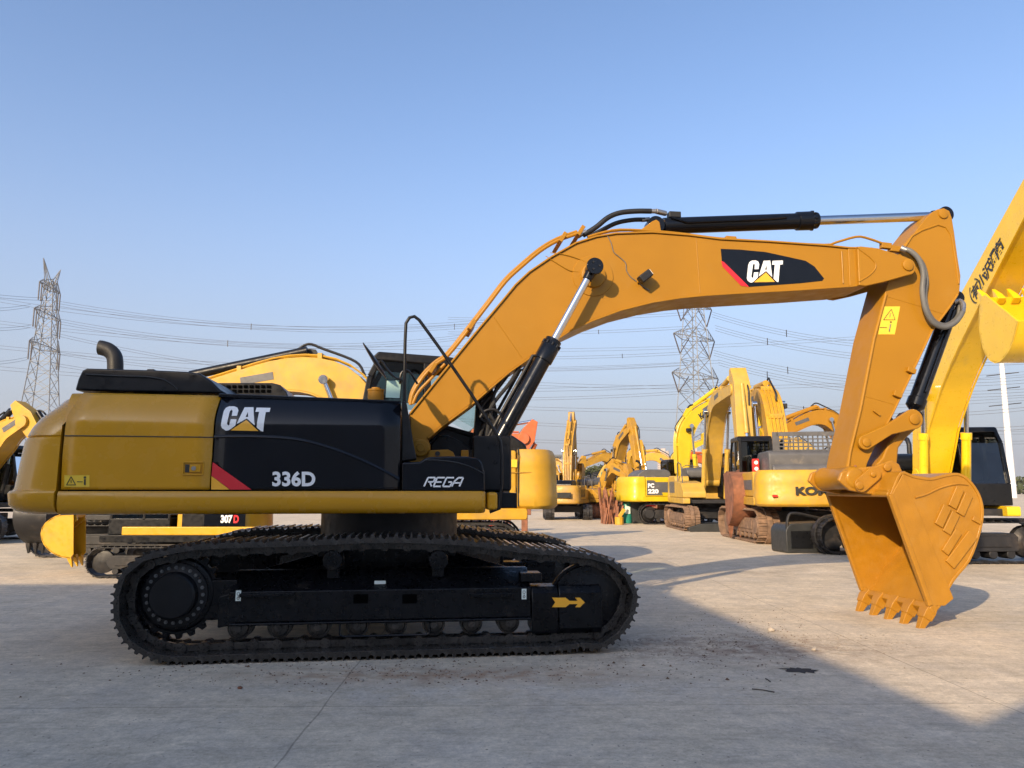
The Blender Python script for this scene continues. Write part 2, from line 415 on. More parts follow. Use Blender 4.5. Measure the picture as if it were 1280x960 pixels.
    # sprocket + final drive
    c = mp(216,745,VC+.17)
    sp = MB(); rr = .40
    teeth = []
    for q in range(21):
        a0 = q*2*math.pi/21
        for da, r in ((-.09,.385),(-.045,.43),(.045,.43),(.09,.385)): teeth.append((c[0]+r*math.cos(a0+da), c[1]+r*math.sin(a0+da)))
    sp.prism(teeth, V(VC+.03), V(VC-.03))
    sp.lathe((c[0],V(VC+.03),c[1]),(0,-sgn,0),[(0,.36),(.03,.345),(.04,.32)],n=40)
    so = sp.build('sprocket','frame_black',fr,bevel=.004)
    fd = MB(); fd.lathe((c[0],V(VC+.02),c[1]),(0,-sgn,0),[(0,.31),(.08,.305),(.085,.27),(.10,.225),(.19,.215),(.205,.20),(.21,.0005)],n=48)
    for q in range(24):
        a0 = q*2*math.pi/24
        p = Vector((c[0]+.262*math.cos(a0), V(VC+.085), c[1]+.262*math.sin(a0)))
        if sgn>0: MB().cyl(p, p+Vector((0,-sgn*.03,0)), .019, n=6).cyl(p+Vector((0,-sgn*.03,0)), p+Vector((0,-sgn*.045,0)), .011, n=6).build('drive_bolt','bolt_steel',fr)
    fd.build('final_drive','satin_black',fr)
    # idler
    c = mp(735,754,VC+.1)
    idl = MB(); idl.lathe((c[0],V(VC+.05),c[1]),(0,sgn,0),[(0,.05),(0.0,.40),(-.0,.405),(.06,.405),(.062,.375)],n=48)
    idl.lathe((c[0],V(VC+.12),c[1]),(0,sgn,0),[(0,.10),(.005,.12),(.03,.28),(.035,.31),(.04,.37),(.10,.385),(.17,.37),(.2,.30),(.24,.1)],n=48)
    idl.build('idler_wheel','frame_black',fr)
    # inner guard plate between rollers
    g = MB(); uu0 = u0+(u1-u0)*.36; g.tube([(uu0,V(VC+.17),z0-.03),(uu0,V(VC+.17),z0-.13),(uu0+.03,V(VC+.17),z0-.15),(uu0+.85,V(VC+.17),z0-.15),(uu0+.88,V(VC+.17),z0-.13),(uu0+.88,V(VC+.17),z0-.03)],.012,n=6)
    g.build('track_guide','frame_black',fr)
    return fr, (u0,u1,z0,z1)
fr1, dim = frame_side(1); fr2, _ = frame_side(-1)
u0,u1,z0,z1 = dim
# car body between the tracks + slew ring
cb = MB(); cu = (u0+u1)/2
cb.loft([[Vector((cu+a*.75, b*.75, z)) for a,b in ((-1,-1),(1,-1),(1,1),(-1,1))] for z in (.48,1.0)])
for a,b in ((1,1),(1,-1),(-1,1),(-1,-1)):
    cb.loft([[Vector((cu+a*.62, b*.6, .5)),Vector((cu+a*.62,b*.6,.98)),Vector((cu+a*.2,b*.6,.98)),Vector((cu+a*.2,b*.6,.5))],
             [Vector((cu+a*1.45, b*1.05, .45)),Vector((cu+a*1.45,b*1.05,.78)),Vector((cu+a*.95,b*1.05,.78)),Vector((cu+a*.95,b*1.05,.45))]])
cb.build('car_body','frame_black',ex,bevel=.02)
sr = MB(); sr.cyl((cu,0,1.0),(cu,0,1.09),.74,n=48); sr.cyl((cu,0,1.09),(cu,0,1.42),.80,n=48)
sr.build('slew_ring','dark_steel',ex,bevel=.01)

# ---------------------------------------------------------------- upper frame
HV = 1.47
u_b0 = mp(70,640,HV)[0]; u_b1 = mp(608,640,HV)[0]; zt = mp(300,614,HV)[1]; zl = mp(300,643,HV)[1]
deck = MB(); deck.box(u_b0+.1,u_b1+.35,-1.2,1.2,zl+.05,zt-.02); deck.box(cu-.9,u_b1+.30,-.42,.42,zl+.03,zt+.08)
dk = deck.build('deck','satin_black',ex,bevel=.01)
for sgn in (1,-1):
    r0 = []
    prof = [(1.15,zl+.03),(HV-.10,zl),(HV-.04,zl+.015),(HV-.008,zl+.06),(HV+.004,(zl+zt)/2),(HV,zt-.02),(HV-.015,zt),(1.15,zt)]
    def ring(u, k=0): return [Vector((u, -sgn*(v-k*(v-1.15)*.6), z+k*.03*(1 if z<(zl+zt)/2 else -1))) for v, z in prof]
    m = MB().loft([ring(u_b0), ring(u_b1-.06), ring(u_b1-.015,.15), ring(u_b1,.5)])
    rail = m.build('side_rail','panel_paint',ex,ang=50)
    m2 = MB(); uu = mp(622,630,1.35)[0]
    m2.box(u_b1+.012,uu,-sgn*1.38,-sgn*1.0,zl+.03,zt-.01); m2.build('rail_end','panel_paint',rail,bevel=.03)

# counterweight: stacked plan outlines
RC = -(u_b0) ; 
def plan(half, rear, fr_u, rc, zz, n=10):
    """plan outline: from near front, along near side, round the rear arc, to far front"""
    pts = [(fr_u, -half)]
    # rear edge is an arc of large radius; corner radius rc
    sag = .30
    cxn = rear+sag+rc*.9
    a = [(cxn - rc*math.sin(R(t)), -(half-rc) - rc*math.cos(R(t))) for t in range(0, 75, 9)]
    pts += a
    x1, y1 = a[-1]
    for i in range(1, 8):
        f = i/8; y = y1*(1-2*f); x = x1 - sag*.75*(1-(2*f-1)**2)
        pts.append((x, y))
    pts += [(x, -y) for x, y in reversed(a)] + [(fr_u, half)]
    return [Vector((x, y, zz)) for x, y in pts]
fu = mp(73,600,HV)[0]-.02
zb_, zband, zmid, ztop = mp(60,643,HV)[1], mp(60,613,HV)[1], mp(60,545,HV)[1], mp(80,488,HV)[1]
xr = mp(22,610,1.2)[0]      # calibrated silhouette
CW = [(zb_+.0,.12,.10),(zb_+.03,.04,.04),(zb_+.09,.0,.0),(zband-.03,-.01,-.01),(zband-.008,.0,.0),(zband,.02,.02),(zband+.02,.025,.03),(zmid-.05,.035,.085),(zmid-.01,.04,.10),(zmid,.052,.112),(zmid+.012,.04,.105),
      (zmid+.10,.055,.14),(zmid+.20,.09,.20),(zmid+.30,.14,.30),(ztop-.06,.17,.38),(ztop-.01,.21,.46),(ztop,.25,.52)]
XR = -3.93
cw = MB().loft([plan(HV+.015-dv, XR+dx, fu, .42, z) for z, dv, dx in CW])
cwo = cw.build('counterweight','panel_paint',ex,ang=38)

# near side panels: (pixel outline) lofted with an inward lean above the crease
zc1 = mp(180,528,HV)[1]
def lean(z, base=HV):                          # lateral position of the skin at height z
    if z < zc1: return base-.02
    t = (z-zc1)/(ztop-zc1); return base-.02 - .10*t*t - .06*t
def panel(outline, name, m, off=0., nz=30, thick=.03, parent=ex, bevel=.006):
    """outline: left edge px list and right edge px list (top->bottom)"""
    Lp, Rp = outline
    Lz = [mp(x,y,HV) for x,y in Lp]; Rz = [mp(x,y,HV) for x,y in Rp]
    def interp(E, f):
        z0_, z1_ = E[0][1], E[-1][1]; z = z0_+(z1_-z0_)*f
        for i in range(len(E)-1):
            a, b = E[i], E[i+1]
            if (a[1]>=z>=b[1]) or (a[1]<=z<=b[1]):
                t = 0 if a[1]==b[1] else (z-a[1])/(b[1]-a[1]); return (a[0]+(b[0]-a[0])*t, z)
        return E[-1]
    rows = []
    for i in range(nz+1):
        f = i/nz; a = interp(Lz,f); b = interp(Rz,f)
        rows.append([Vector((a[0]+(b[0]-a[0])*j/8, -(lean(a[1]+(b[1]-a[1])*j/8)+off), a[1]+(b[1]-a[1])*j/8)) for j in range(9)])
    mb = MB().grid(rows); o = mb.build(name, m, parent, ang=25)
    so = o.modifiers.new('thick','SOLIDIFY'); so.thickness = thick; so.offset = -1 if True else 0
    # make sure thickness goes inward
    o.data.update()
    if sum(p.normal.y*p.area for p in o.data.polygons) > 0: o.data.flip_normals()
    return o
core = MB()                                    # inner body so that no gap shows daylight
cz = ztop-.03
core.prism([(fu+.03,zt-.01),(mp(500,600,1.4)[0],zt-.01),(mp(500,505,1.3)[0],cz-.06),(mp(110,505,1.3)[0],cz)], -1.28, .2)
core.prism([(fu+.03,zt-.01),(.15,zt-.01),(-.35,cz-.15),(mp(110,505,1.3)[0],cz-.02)], .2, 1.42)
bodyc = core.build('engine_bay','satin_black',ex)
door = panel(([(94.5,488),(82,520),(77,568),(75,612)],[(271,492),(267,520),(264,570),(261,612)]),'engine_door','panel_paint')
blk = panel(([(273.5,492),(269.5,520),(266.5,570),(263.5,612.5)],[(501,501),(500.5,530),(500,570),(499.5,612.5)]),'side_panel','gloss_black')
# crease across the door, its shade painted as a black tube
def on_skin(px, py, off): u, z = mp(px,py,HV); return Vector((u, -(lean(z)+off), z))
MB().tube([on_skin(80,544.5,.002), on_skin(150,545,.002), on_skin(266,546.5,.002)], .006, n=6).build('crease_shade','ink_and_shade',door)
# raised swoosh edge on the black panel
sw = [(267,547),(300,546.5),(340,547.5),(375,551),(410,560),(445,573),(475,587),(499,600)]
swp = crv([on_skin(x,y,.0) for x,y in sw], 5)
rows = []
for p in swp: rows.append([p+Vector((0,-.001,.028)), p+Vector((0,-.010,.012)), p+Vector((0,-.012,.004)), p+Vector((0,-.001,-.006))])
MB().grid(rows).build('panel_ridge','gloss_black',blk)
# markings
def decal(poly, name, m, par, off=.004, v=None):
    vs = [on_skin(x,y,off) if v is None else P3(x,y,v) for x,y in poly]
    return MB().add(vs, [tuple(range(len(vs)))]).build(name, m, par)
def conform(poly, fn, name, m, par, step=2.0):
    bm=bmesh.new(); vs=[bm.verts.new((x,y,0)) for x,y in poly]; bm.faces.new(vs)
    y0=min(p[1] for p in poly); y1=max(p[1] for p in poly); y=y0+step
    while y<y1:
        bmesh.ops.bisect_plane(bm,geom=bm.verts[:]+bm.edges[:]+bm.faces[:],plane_co=(0,y,0),plane_no=(0,1,0)); y+=step
    for v in bm.verts: v.co=fn(v.co.x,v.co.y)
    me=bpy.data.meshes.new(name); bm.to_mesh(me); bm.free(); me.materials.append(MATS[m]); o=bpy.data.objects.new(name,me); COL.objects.link(o); o.parent=par; return o
def logo(fn, par):
    for poly in LOGO['white']: conform(poly, fn, 'logo_letter','white_mark',par,35)
    conform(LOGO['tri'][0], fn, 'logo_triangle','orange_mark',par,35)
logo(lambda x,y: on_skin(270+x/17.07, 500+y/17.07, .004), blk)
decal([(265.3,577.5),(314,612),(287,612),(263.8,594.5)],'red_stripe','red_mark',blk)
decal([(263.8,595),(286.5,612),(263.3,612)],'yellow_stripe','orange_mark',blk)
a = on_skin(340,608,.005); b = on_skin(394,608,.005); c = on_skin(340,589,.005)
lettering('336D', a, b-a, c-a, 'white_mark', blk, 'model_number', bold=.035)
# door handle and sticker
h0, h1 = on_skin(227,594,.002), on_skin(255,577,.002)
hd = MB(); 
for x0,x1,za,zb2 in ((h0.x,h1.x,h1.z-.012,h1.z),(h0.x,h1.x,h0.z,h0.z+.012),(h0.x,h0.x+.012,h0.z+.012,h1.z-.012),(h1.x-.012,h1.x,h0.z+.012,h1.z-.012)):
    hd.box(x0,x1,h0.y-.012,h0.y+.004,za,zb2)
hd.box(h0.x+.07,h1.x-.03,h0.y-.016,h0.y,h0.z+.03,h1.z-.03)
ho = hd.build('door_handle','panel_paint',door,bevel=.003)
MB().box(h0.x+.025,h0.x+.068,h0.y-.003,h0.y+.002,h0.z+.028,h1.z-.028).build('handle_recess_shade','ink_and_shade',door)  # black plate painted as the shade in the handle recess
MB().cyl((h0.x+.11,h0.y-.022,(h0.z+h1.z)/2),(h0.x+.11,h0.y-.014,(h0.z+h1.z)/2),.022,n=20).build('lock','steel',door)
def warn_sticker(par, x0,x1,y0,y1, horizontal=True, surf=None):
    S = surf
    MB().add([S(x0,y1),S(x1,y1),S(x1,y0),S(x0,y0)],[(0,1,2,3)]).build('warning_sticker','sticker_yellow',par)
    e = Vector((0,-.002,0)); k = MB(); r = .004
    if horizontal: cx, cy, hh = x0+(x1-x0)*.27, (y0+y1)/2, (y1-y0)*.34; px_, py_ = x0+(x1-x0)*.82, cy
    else: cx, cy, hh = x0+(x1-x0)*.5, y0+(y1-y0)*.30, (x1-x0)*.30; px_, py_ = x0+(x1-x0)*.62, y0+(y1-y0)*.72
    t = [S(cx-hh*1.15,cy+hh)+e,S(cx,cy-hh*1.1)+e,S(cx+hh*1.15,cy+hh)+e]; 
    k.tube([t[0],t[1]],r,n=4); k.tube([t[1],t[2]],r,n=4); k.tube([t[2],t[0]],r,n=4)
    k.tube([S(cx,cy-hh*.3)+e,S(cx,cy+hh*.5)+e],r,n=4)
    k.tube([S(px_,py_-hh*.5)+e,S(px_,py_+hh)+e],r*2,n=5); k.cyl(S(px_,py_-hh*.9),S(px_,py_-hh*.9)+e*2,.012,n=8)
    k.tube([S(px_-hh*2,py_+hh*.2)+e,S(px_-hh*.6,py_+hh*.2)+e],r,n=4)
    k.build('sticker_mark','ink_and_shade',par)
warn_sticker(door,79.5,111,594,608.5,True,lambda x,y: on_skin(x,y,.004))

# far side skin (seen only from another position)
MB().prism([(fu+.02,zt),(.9,zt),(.75,zt+.35),(-.1,zt+.38),(-.3,ztop-.12),(fu+.25,ztop)], 1.43, 1.46).build('far_side_panel','panel_paint',ex,bevel=.01)

# column + front storage box
col = MB().prism(PL([(502,501),(508,503),(513,530),(517,555),(521,574),(502,577)],1.38), -1.42, -1.05)
col.build('corner_post','satin_black',ex,bevel=.015)
bx = MB().prism(PL([(502.5,578),(525,577),(531,573),(537,571),(560,570),(584,570.5),(597,572),(602,577),(606,590),(606.5,614),(502,614)],HV-.01), -(HV-.01), -.55)
bxo = bx.build('storage_box','gloss_black',ex,bevel=.02,seg=3)
cr = crv([P3(x,y,HV) for x,y in ((533,575),(550,575.5),(570,578),(588,583.5),(605,592))],5)
MB().tube(cr,.007,n=6).build('lid_seam','ink_and_shade',bxo)
a = P3(530,608,HV+.001); b = P3(574,608,HV+.001); c = P3(535,597,HV+.001)
# angular letters R E G A drawn as strokes
def strokes(words, O, EX, EY, r, name, m, par):
    k = MB()
    for st in words:
        pts = [O+EX*x+EY*y for x,y in st]
        for i in range(len(pts)-1):
            k.bar(pts[i], pts[i+1], r, .003, up=(0,1,0))
    return k.build(name,m,par)
W=.21; G=.265
rega = []
for i, L_ in enumerate((
    [[(0,0),(0,1)],[(0,1),(1,1),(1,.52),(.25,.52)],[(.55,.5),(1,0)]],
    [[(1,1),(0,1),(0,0),(1,0)],[(0,.5),(.85,.5)]],
    [[(1,1),(0,1),(0,0),(1,0),(1,.5),(.5,.5)]],
    [[(0,0),(0,.55),(.35,1),(1,1),(1,0)],[(0,.4),(1,.4)]])):
    for s_ in L_: rega.append([(i*G+x*W, y) for x,y in s_])
strokes(rega, a, b-a, c-a, .016, 'model_word', 'white_mark', bxo)

# hood over the engine
hoodp = PL([(97,489),(101,475),(106,464),(112,461.5),(150,462.5),(200,464),(235,465.5),(252,468),(266,477),(277,488),(286,493)],1.05)
hb = MB(); hb.prism(hoodp, -1.12, .75)
hood = hb.build('engine_hood','satin_black',ex,bevel=.06,seg=4)
MB().tube([P3(x,y,1.13) for x,y in ((107,468),(150,470),(180,471),(202,474),(214,480),(222,487))],.008,n=6,smooth=4).build('hood_seam','ink_and_shade',hood)
MB().prism(PL([(183,465),(186,462),(194,462),(197,465)],.9),-.95,-.7).build('hood_catch','satin_black',hood,bevel=.01)
e1 = P3(144,466,.6)
px_m = 960/8.75
ep = [e1+Vector((0,0,0)), P3(144,452,.6), P3(142,444,.6), P3(136,438,.6), P3(128,435,.6), P3(124.5,434.5,.6)]
exh = MB().tube(ep, .082, n=20, smooth=5).build('exhaust_pipe','rubber',ex)
tipd = (ep[-1]-ep[-2]).normalized()
MB().cyl(ep[-1]+tipd*.001, ep[-1]+tipd*.004, .070, n=20).build('pipe_mouth_shade','ink_and_shade',exh)  # black disc painted as the shade inside the pipe
# grilled air box on far side of the hood
g = PL([(268,481),(270,478.5),(340,478.5),(350,481),(358,490),(362,500),(268,500)],-.2)
gr = MB().prism(g, .2, 1.25).build('grille_box','satin_black',ex,bevel=.015)
k = MB()
for r_ in range(2):
    for i in range(9):
        a = mp(276+i*7.2,481.5+r_*5.5,-.19); b = mp(280.5+i*7.2,485+r_*5.5,-.19); k.box(a[0],b[0],.185,.199,b[1],a[1])
k.build('grille_slot_shade','recess_shade',gr)  # black boxes painted as the shade in the grille openings
# radiator-side top plate of black panel
MB().prism(PL([(274,492),(501,501),(501,506),(274,497)],1.30),-1.33,.4).build('top_cover','gloss_black',ex,bevel=.01)
# fuel cap
f0 = P3(469.5,501,1.0); MB().lathe(f0,(0,0,1),[(0,.085),(.10,.085),(.105,.09),(.125,.09),(.13,.05),(.145,.045),(.15,.01)],n=28).build('fuel_cap','paint',ex)

# ---------------------------------------------------------------- handrail + mirrors
hr = [P3(505.5,503,1.33),P3(505.5,470,1.33),P3(506.5,425,1.33),P3(507.5,404,1.33),P3(512,397,1.33),P3(518,395.5,1.33),P3(524,400,1.33),P3(548,433,1.33),P3(590,494,1.33),P3(618,538,1.33),P3(625.5,552,1.33),P3(627,570,1.33),P3(627,605,1.33),P3(624,636,1.33),P3(612,640,1.33)]
MB().tube(hr,.0175,n=10,smooth=0).build('handrail','satin_black',ex,ang=80)
MB().tube([P3(500,480,1.2),P3(501,468,1.2),P3(506,463,1.2),P3(512,465,1.2),P3(522,480,1.2)],.012,n=8,smooth=3).build('inner_handrail','satin_black',ex)
ms = MB().tube([P3(504.5,504,1.25),P3(505,485,1.25),P3(503,476,1.25),P3(494,472,1.25),P3(485,463,1.25),P3(476,450,1.25)],.014,n=8,smooth=4).build('mirror_stalk','satin_black',ex)
a,b = P3(454.5,430,1.25),P3(483,473,1.25); d=(b-a).normalized()
mm = MB(); q = [a+Vector((0,.0,0)),a+(b-a)*.2,a+(b-a)*.5,a+(b-a)*.8,b]
rr_=[.012,.03,.045,.035,.012]
pn = Vector((d.z,0,-d.x))
rings=[[p+pn*r*.55*c_+Vector((0,1,0))*.13*s_*(.6+.4*(r/.045)) for c_,s_ in [(math.cos(t*math.pi/6),math.sin(t*math.pi/6)) for t in range(12)]] for p,r in zip(q,rr_)]
mm.loft(rings); mm.build('mirror','satin_black',ex)
m2 = PL([(482.5,475),(502.5,474.5),(500.5,499),(481,498)],1.15)
mo = MB().prism(m2,-1.17,-1.15).build('rear_mirror','satin_black',ex,bevel=.006)
m3 = PL([(483.5,476),(501.5,475.5),(499.5,498),(482,497)],1.16)
MB().add([Vector((u,-1.173,z)) for u,z in m3],[(0,1,2,3)]).build('mirror_face','mirror_reflection',mo)  # flat pale face, reflection put into its colour

# ---------------------------------------------------------------- cab (far side)
v0c, v1c = .52, 1.46                       # lateral extent, far side
K = PL([(451,612),(452,506),(459,470),(466,446),(473,439.5),(560,446),(597,452),(614,482),(630,556),(632,612)],-v0c)
cab = empty('cab',(0,0,0),0,ex)
fbm = MB()
fbm.prism([K[0],K[1],(K[1][0]+.1,K[1][1]+.02),(K[8][0]-.1,K[8][1]),K[8],K[9]], v0c, v1c)      # lower body
cabo = fbm.build('cab_body','gloss_black',ex,bevel=.02)
bpy.data.objects.remove(cab)
cab = cabo
rf = MB(); rf.prism([K[4],K[5],K[6],(K[6][0]-.02,K[6][1]-.09),(K[4][0]-.07,K[4][1]-.11),(K[3][0],K[3][1])], v0c-.02, v1c+.02)
rf.build('cab_roof','satin_black',cab,bevel=.03,seg=3)
for vv in (v0c+.03, v1c-.03):
    p = MB()
    def seg(a,b,w=.07): p.bar((a[0],vv,a[1]),(b[0],vv,b[1]),w,w, up=(0,1,0))
    ins = .035
    seg((K[1][0]+ins,K[1][1]),(K[2][0]+ins,K[2][1])); seg((K[2][0]+ins,K[2][1]),(K[4][0]+ins,K[4][1]-.05))
    seg((K[6][0]-.03,K[6][1]-.05),(K[7][0]-.02,K[7][1])); seg((K[7][0]-.02,K[7][1]),(K[8][0]-.04,K[8][1]))
    xm = K[1][0]+(K[8][0]-K[1][0])*.46
    seg((xm,K[1][1]),(xm-.02,K[5][1]-.08),.09)
    seg((K[1][0],K[1][1]+.02),(K[8][0]-.03,K[8][1]+.02),.06)
    p.build('cab_pillar','satin_black',cab,bevel=.012)
    w1 = MB().add([(K[1][0]+.06,vv,K[1][1]+.04),(xm-.04,vv,K[1][1]+.03),(xm-.05,vv,K[5][1]-.10),(K[4][0]+.06,vv,K[4][1]-.12),(K[2][0]+.06,vv,K[2][1])],[(0,1,2,3,4)]).build('window','dark_glass' if vv<1 else 'glass',cab)
    w2 = MB().add([(xm+.04,vv,K[1][1]+.03),(K[8][0]-.08,vv,K[8][1]+.04),(K[7][0]-.06,vv,K[7][1]),(K[6][0]-.07,vv,K[6][1]-.10),(xm+.03,vv,K[5][1]-.09)],[(0,1,2,3,4)]).build('window','clear_glass',cab)
MB().add([(K[8][0]-.02,v0c+.07,K[8][1]+.03),(K[8][0]-.02,v1c-.07,K[8][1]+.03),(K[7][0],v1c-.07,K[7][1]),(K[7][0],v0c+.07,K[7][1])],[(0,1,2,3)]).build('windscreen','clear_glass',cab)
MB().add([(K[1][0]+.01,v0c+.07,K[1][1]+.05),(K[1][0]+.01,v1c-.07,K[1][1]+.05),(K[3][0]+.01,v1c-.07,K[3][1]-.06),(K[3][0]+.01,v0c+.07,K[3][1]-.06)],[(0,1,2,3)]).build('rear_window','dark_glass',cab)
xs = xm-.25; s_ = MB(); s_.box(xs-.25,xs+.25,.8,1.25,K[0][1]+.35,K[0][1]+.52); s_.loft([[Vector((xs-.28,y,K[0][1]+.5)) for y in (.8,1.25)]+[Vector((xs-.14,y,K[0][1]+.5)) for y in (1.25,.8)],[Vector((xs-.40,y,K[0][1]+1.25)) for y in (.85,1.2)]+[Vector((xs-.30,y,K[0][1]+1.25)) for y in (1.2,.85)]])
s_.build('driver_seat','seat_fabric',cab,bevel=.04,seg=3)
MB().tube([(xm+.25,.75,K[0][1]+.4),(xm+.25,.75,K[0][1]+.85),(xm+.20,.75,K[0][1]+.98)],.02).build('joystick','satin_black',cab)

# ---------------------------------------------------------------- boom foot brackets on the frame
def fpl(pts, v): return PL(pts, v)
for vv in (-.44,.44):
    br = MB(); br.prism(PL([(512,578),(514,552),(520,548),(532,550),(538,562),(543,571),(548,574),(553,578)],.44), -vv-.03, -vv+.03)
    bo = br.build('boom_bracket','paint',ex,bevel=.008)
lug = MB(); lp = PL([(533,574),(538,563),(560,562),(566,565),(569,571),(567,577),(562,577),(559,573),(552,573),(549,577)],.50)
lug.prism(lp,-.54,-.46); lug.build('lug_plate','paint',bo,bevel=.008)
MB().cyl(P3(547,567,.55),P3(547,567,.55)+Vector((0,-.012,0)),.028,n=16).build('lug_hole_shade','ink_and_shade',bo)  # black disc painted as the shade in the lug's hole
pc = P3(526,560,.5); MB().lathe(pc,(0,-1,0),[(-.95,.10),(-.02,.10),(0,.10),(.012,.085),(.014,.05),(.03,.045),(.032,.001)],n=28).build('boom_foot_pin','paint',bo)
MB().box(mp(592,600,.9)[0], mp(637,600,.7)[0], -.85, -.62, zt, mp(610,545,.8)[1]).build('front_cover','satin_black',ex,bevel=.02)
MB().box(mp(632,560,.6)[0], mp(639,560,.6)[0], -.62, -.45, zt+.02, mp(634,552,.6)[1]).build('front_guard','satin_black',ex,bevel=.01)

# ---------------------------------------------------------------- boom
VB = .33
top_px = [(513,518),(530,497),(560,460),(600,411),(627,379),(645,357),(662,341),(690,322),(720,305),(745,297),(770,293),(815,291.5),(860,295),(900,300),(960,303),(1032,308),(1060,311),(1090,312)]
low_px = [(1090,353),(1065,357),(1000,361.5),(920,366),(880,368.5),(850,371.5),(815,377),(775,387),(740,400),(710,414),(675,437),(655,451),(635,465),(592,502),(550,533),(534,547)]
foot_px = [(538,556),(538,564),(533,571),(526,573),(519,570),(515,562),(514,548)]
boom = empty('boom_tmp')
bpy.data.objects.remove(boom)
tp, lw, ft = PL(top_px,VB), PL(low_px,VB), PL(foot_px,VB)
bm_ = MB().prism(tp+lw+ft, -VB, VB)
boom = bm_.build('boom','paint',ex,bevel=.008)
fl = MB(); fl.strip(tp,-VB-.025,VB+.025,.022,1); fl.strip(lw,-VB-.025,VB+.025,.022,1)
fl.build('boom_flange','paint',boom,bevel=.005)
# weld seams across the side plate
ws = MB()
for a_,b_ in (((617,396),(652,447)),((870,297),(875,366.5))):
    ws.tube([P3(*a_,VB+.001),P3(*b_,VB+.001)],.0045,n=5)
ws.build('weld_seam','paint',boom)
# boss around the cylinder pin
pb = P3(741,345,VB); MB().lathe(pb,(0,-1,0),[(0,.26),(.012,.255),(.014,.16),(.05,.15),(.06,.12)],n=40).build('pin_boss','paint',boom)
# nose cheeks
ck = MB(); cp = [(1072,309),(1078,307),(1110,312),(1136,321)]
nose_r = 11.5
cpl = PL([(1072,310),(1076,307.5),(1098,310),(1130,320)],.40)
cc = mp(1135,333,.40); rad = .115
circ = [(cc[0]+rad*math.cos(R(a)), cc[1]+rad*math.sin(R(a))) for a in range(80,-100,-15)]
low = PL([(1105,352.5),(1082,357.5),(1074,356.5)],.40)
for s in (1,-1):
    yy = sorted((-s*.335,-s*.40)); cko_ = MB().prism(cpl+circ+low, yy[0], yy[1]).build('boom_nose','paint',boom,bevel=.014)
    if s>0: cko = cko_
MB().tube([P3(1071,309,.402),P3(1090,324,.402),P3(1095,333,.402),P3(1088,343,.402),P3(1074,352,.402)],.009,n=6,smooth=3).build('weld_seam','paint',cko)
MB().prism(PL([(1060,309),(1076,308),(1076,357),(1062,357)],.34),-.345,.345).build('nose_collar','paint',boom,bevel=.01)
MB().tube([P3(1052,314,.34),P3(1054,354,.34)],.008,n=5).build('weld_seam','paint',boom)
MB().lathe(P3(1134.5,331.5,.40),(0,-1,0),[(-.82,.05),(-.8,.075),(0,.075),(.02,.075),(.028,.06)],n=28).build('stick_pin','paint',cko)
# logo plate
lpz = [(901,311),(925,312),(957,315),(980,320),(1007,326),(1018,333),(1030,348),(1028,351),(1000,354),(937,358.5),(926,357),(903,333)]
plq = MB().prism(PL(lpz,VB+.004),-VB-.004,-VB-.001).build('logo_plate','gloss_black',boom)
MB().add([P3(x,y,VB+.006) for x,y in ((901.5,326),(903,333),(926,357),(936.5,358.6),(905,327.5))],[(0,1,2,3,4)]).build('red_stripe','red_mark',plq)
def lfn(x,y): return P3(933.5+(x-95)/1035*45.3, 326+(y-115)/555*28.5-(x-95)/1035*2.2, VB+.007)
logo(lfn, plq)
# work lamp
lb = MB(); lb.bar(P3(797,352,VB+.01),P3(806,345,VB+.16),.03,.05); lbo = lb.build('lamp_bracket','paint',boom,bevel=.004)
c = P3(806,346,VB+.12)
lq = MB(); M_ = Matrix.Translation(c) @ Matrix.Rotation(R(-38),4,'Y'); lq.box(-.085,.085,-.07,.06,-.05,.05,M_); 
lo_ = lq.build('work_lamp','rubber',boom,bevel=.018,seg=3)
MB().box(.085,.09,-.055,.045,-.035,.035,M_).build('lamp_lens','lens',lo_)
MB().tube([P3(x,y,VB+.008) for x,y in ((759,294),(764,304),(767,315),(775,322),(782,329),(783,338),(788,346),(796,352),(806,360),(812,363))],.006,n=5,smooth=3).build('lamp_wire','grey_hose',boom)
MB().tube([P3(x,y,VB+.012) for x,y in ((688,316),(705,318),(722,323),(733,328))],.005,n=5,smooth=3).build('grease_line','paint',boom)
MB().tube([P3(x,y,VB+.012) for x,y in ((682,320),(698,330),(712,338),(725,340))],.005,n=5,smooth=3).build('grease_line','paint',boom)
# pipes along the top
for k,(dv,dy) in enumerate(((.20,0),(.08,-2.5),(-.06,-1))):
    pth = [(513,506),(517,490),(530,470),(545,455),(560,444),(585,413),(612,378),(632,352),(650,335),(675,314),(697,301),(722,292)]
    MB().tube([P3(x+(-1 if k==1 else 0),y+dy,dv) for x,y in pth],.022,n=8,smooth=3).build('hydraulic_pipe','paint',boom)
MB().tube([P3(x,y,.26) for x,y in ((516,505),(523,490),(540,472),(556,455))],.018,n=8,smooth=3).build('hydraulic_pipe','paint',boom)
for px,py in ((589,408),(700,301),(722,293),(541,461)):
    MB().bar(P3(px-4,py+8,.1),P3(px+3,py-3,.1),.05,.5,up=(0,1,0)).build('pipe_clamp','paint',boom,bevel=.006)
MB().tube([P3(x,y,.27) for x,y in ((735,296),(752,291),(775,287),(820,289),(860,293),(900,298),(960,302),(1030,306),(1045,303),(1070,296),(1085,298),(1108,306),(1122,310))],.016,n=8,smooth=3).build('hydraulic_pipe','paint',boom)
MB().tube([P3(x,y,.10) for x,y in ((740,294),(775,288),(820,290),(900,299),(960,304),(1030,308))],.016,n=8,smooth=3).build('hydraulic_pipe','paint',boom)
for px,py in ((913,299),(1107,307),(1118,311)): MB().bar(P3(px,py+4,.25),P3(px,py-3,.25),.07,.14).build('pipe_clamp','paint',boom,bevel=.006)
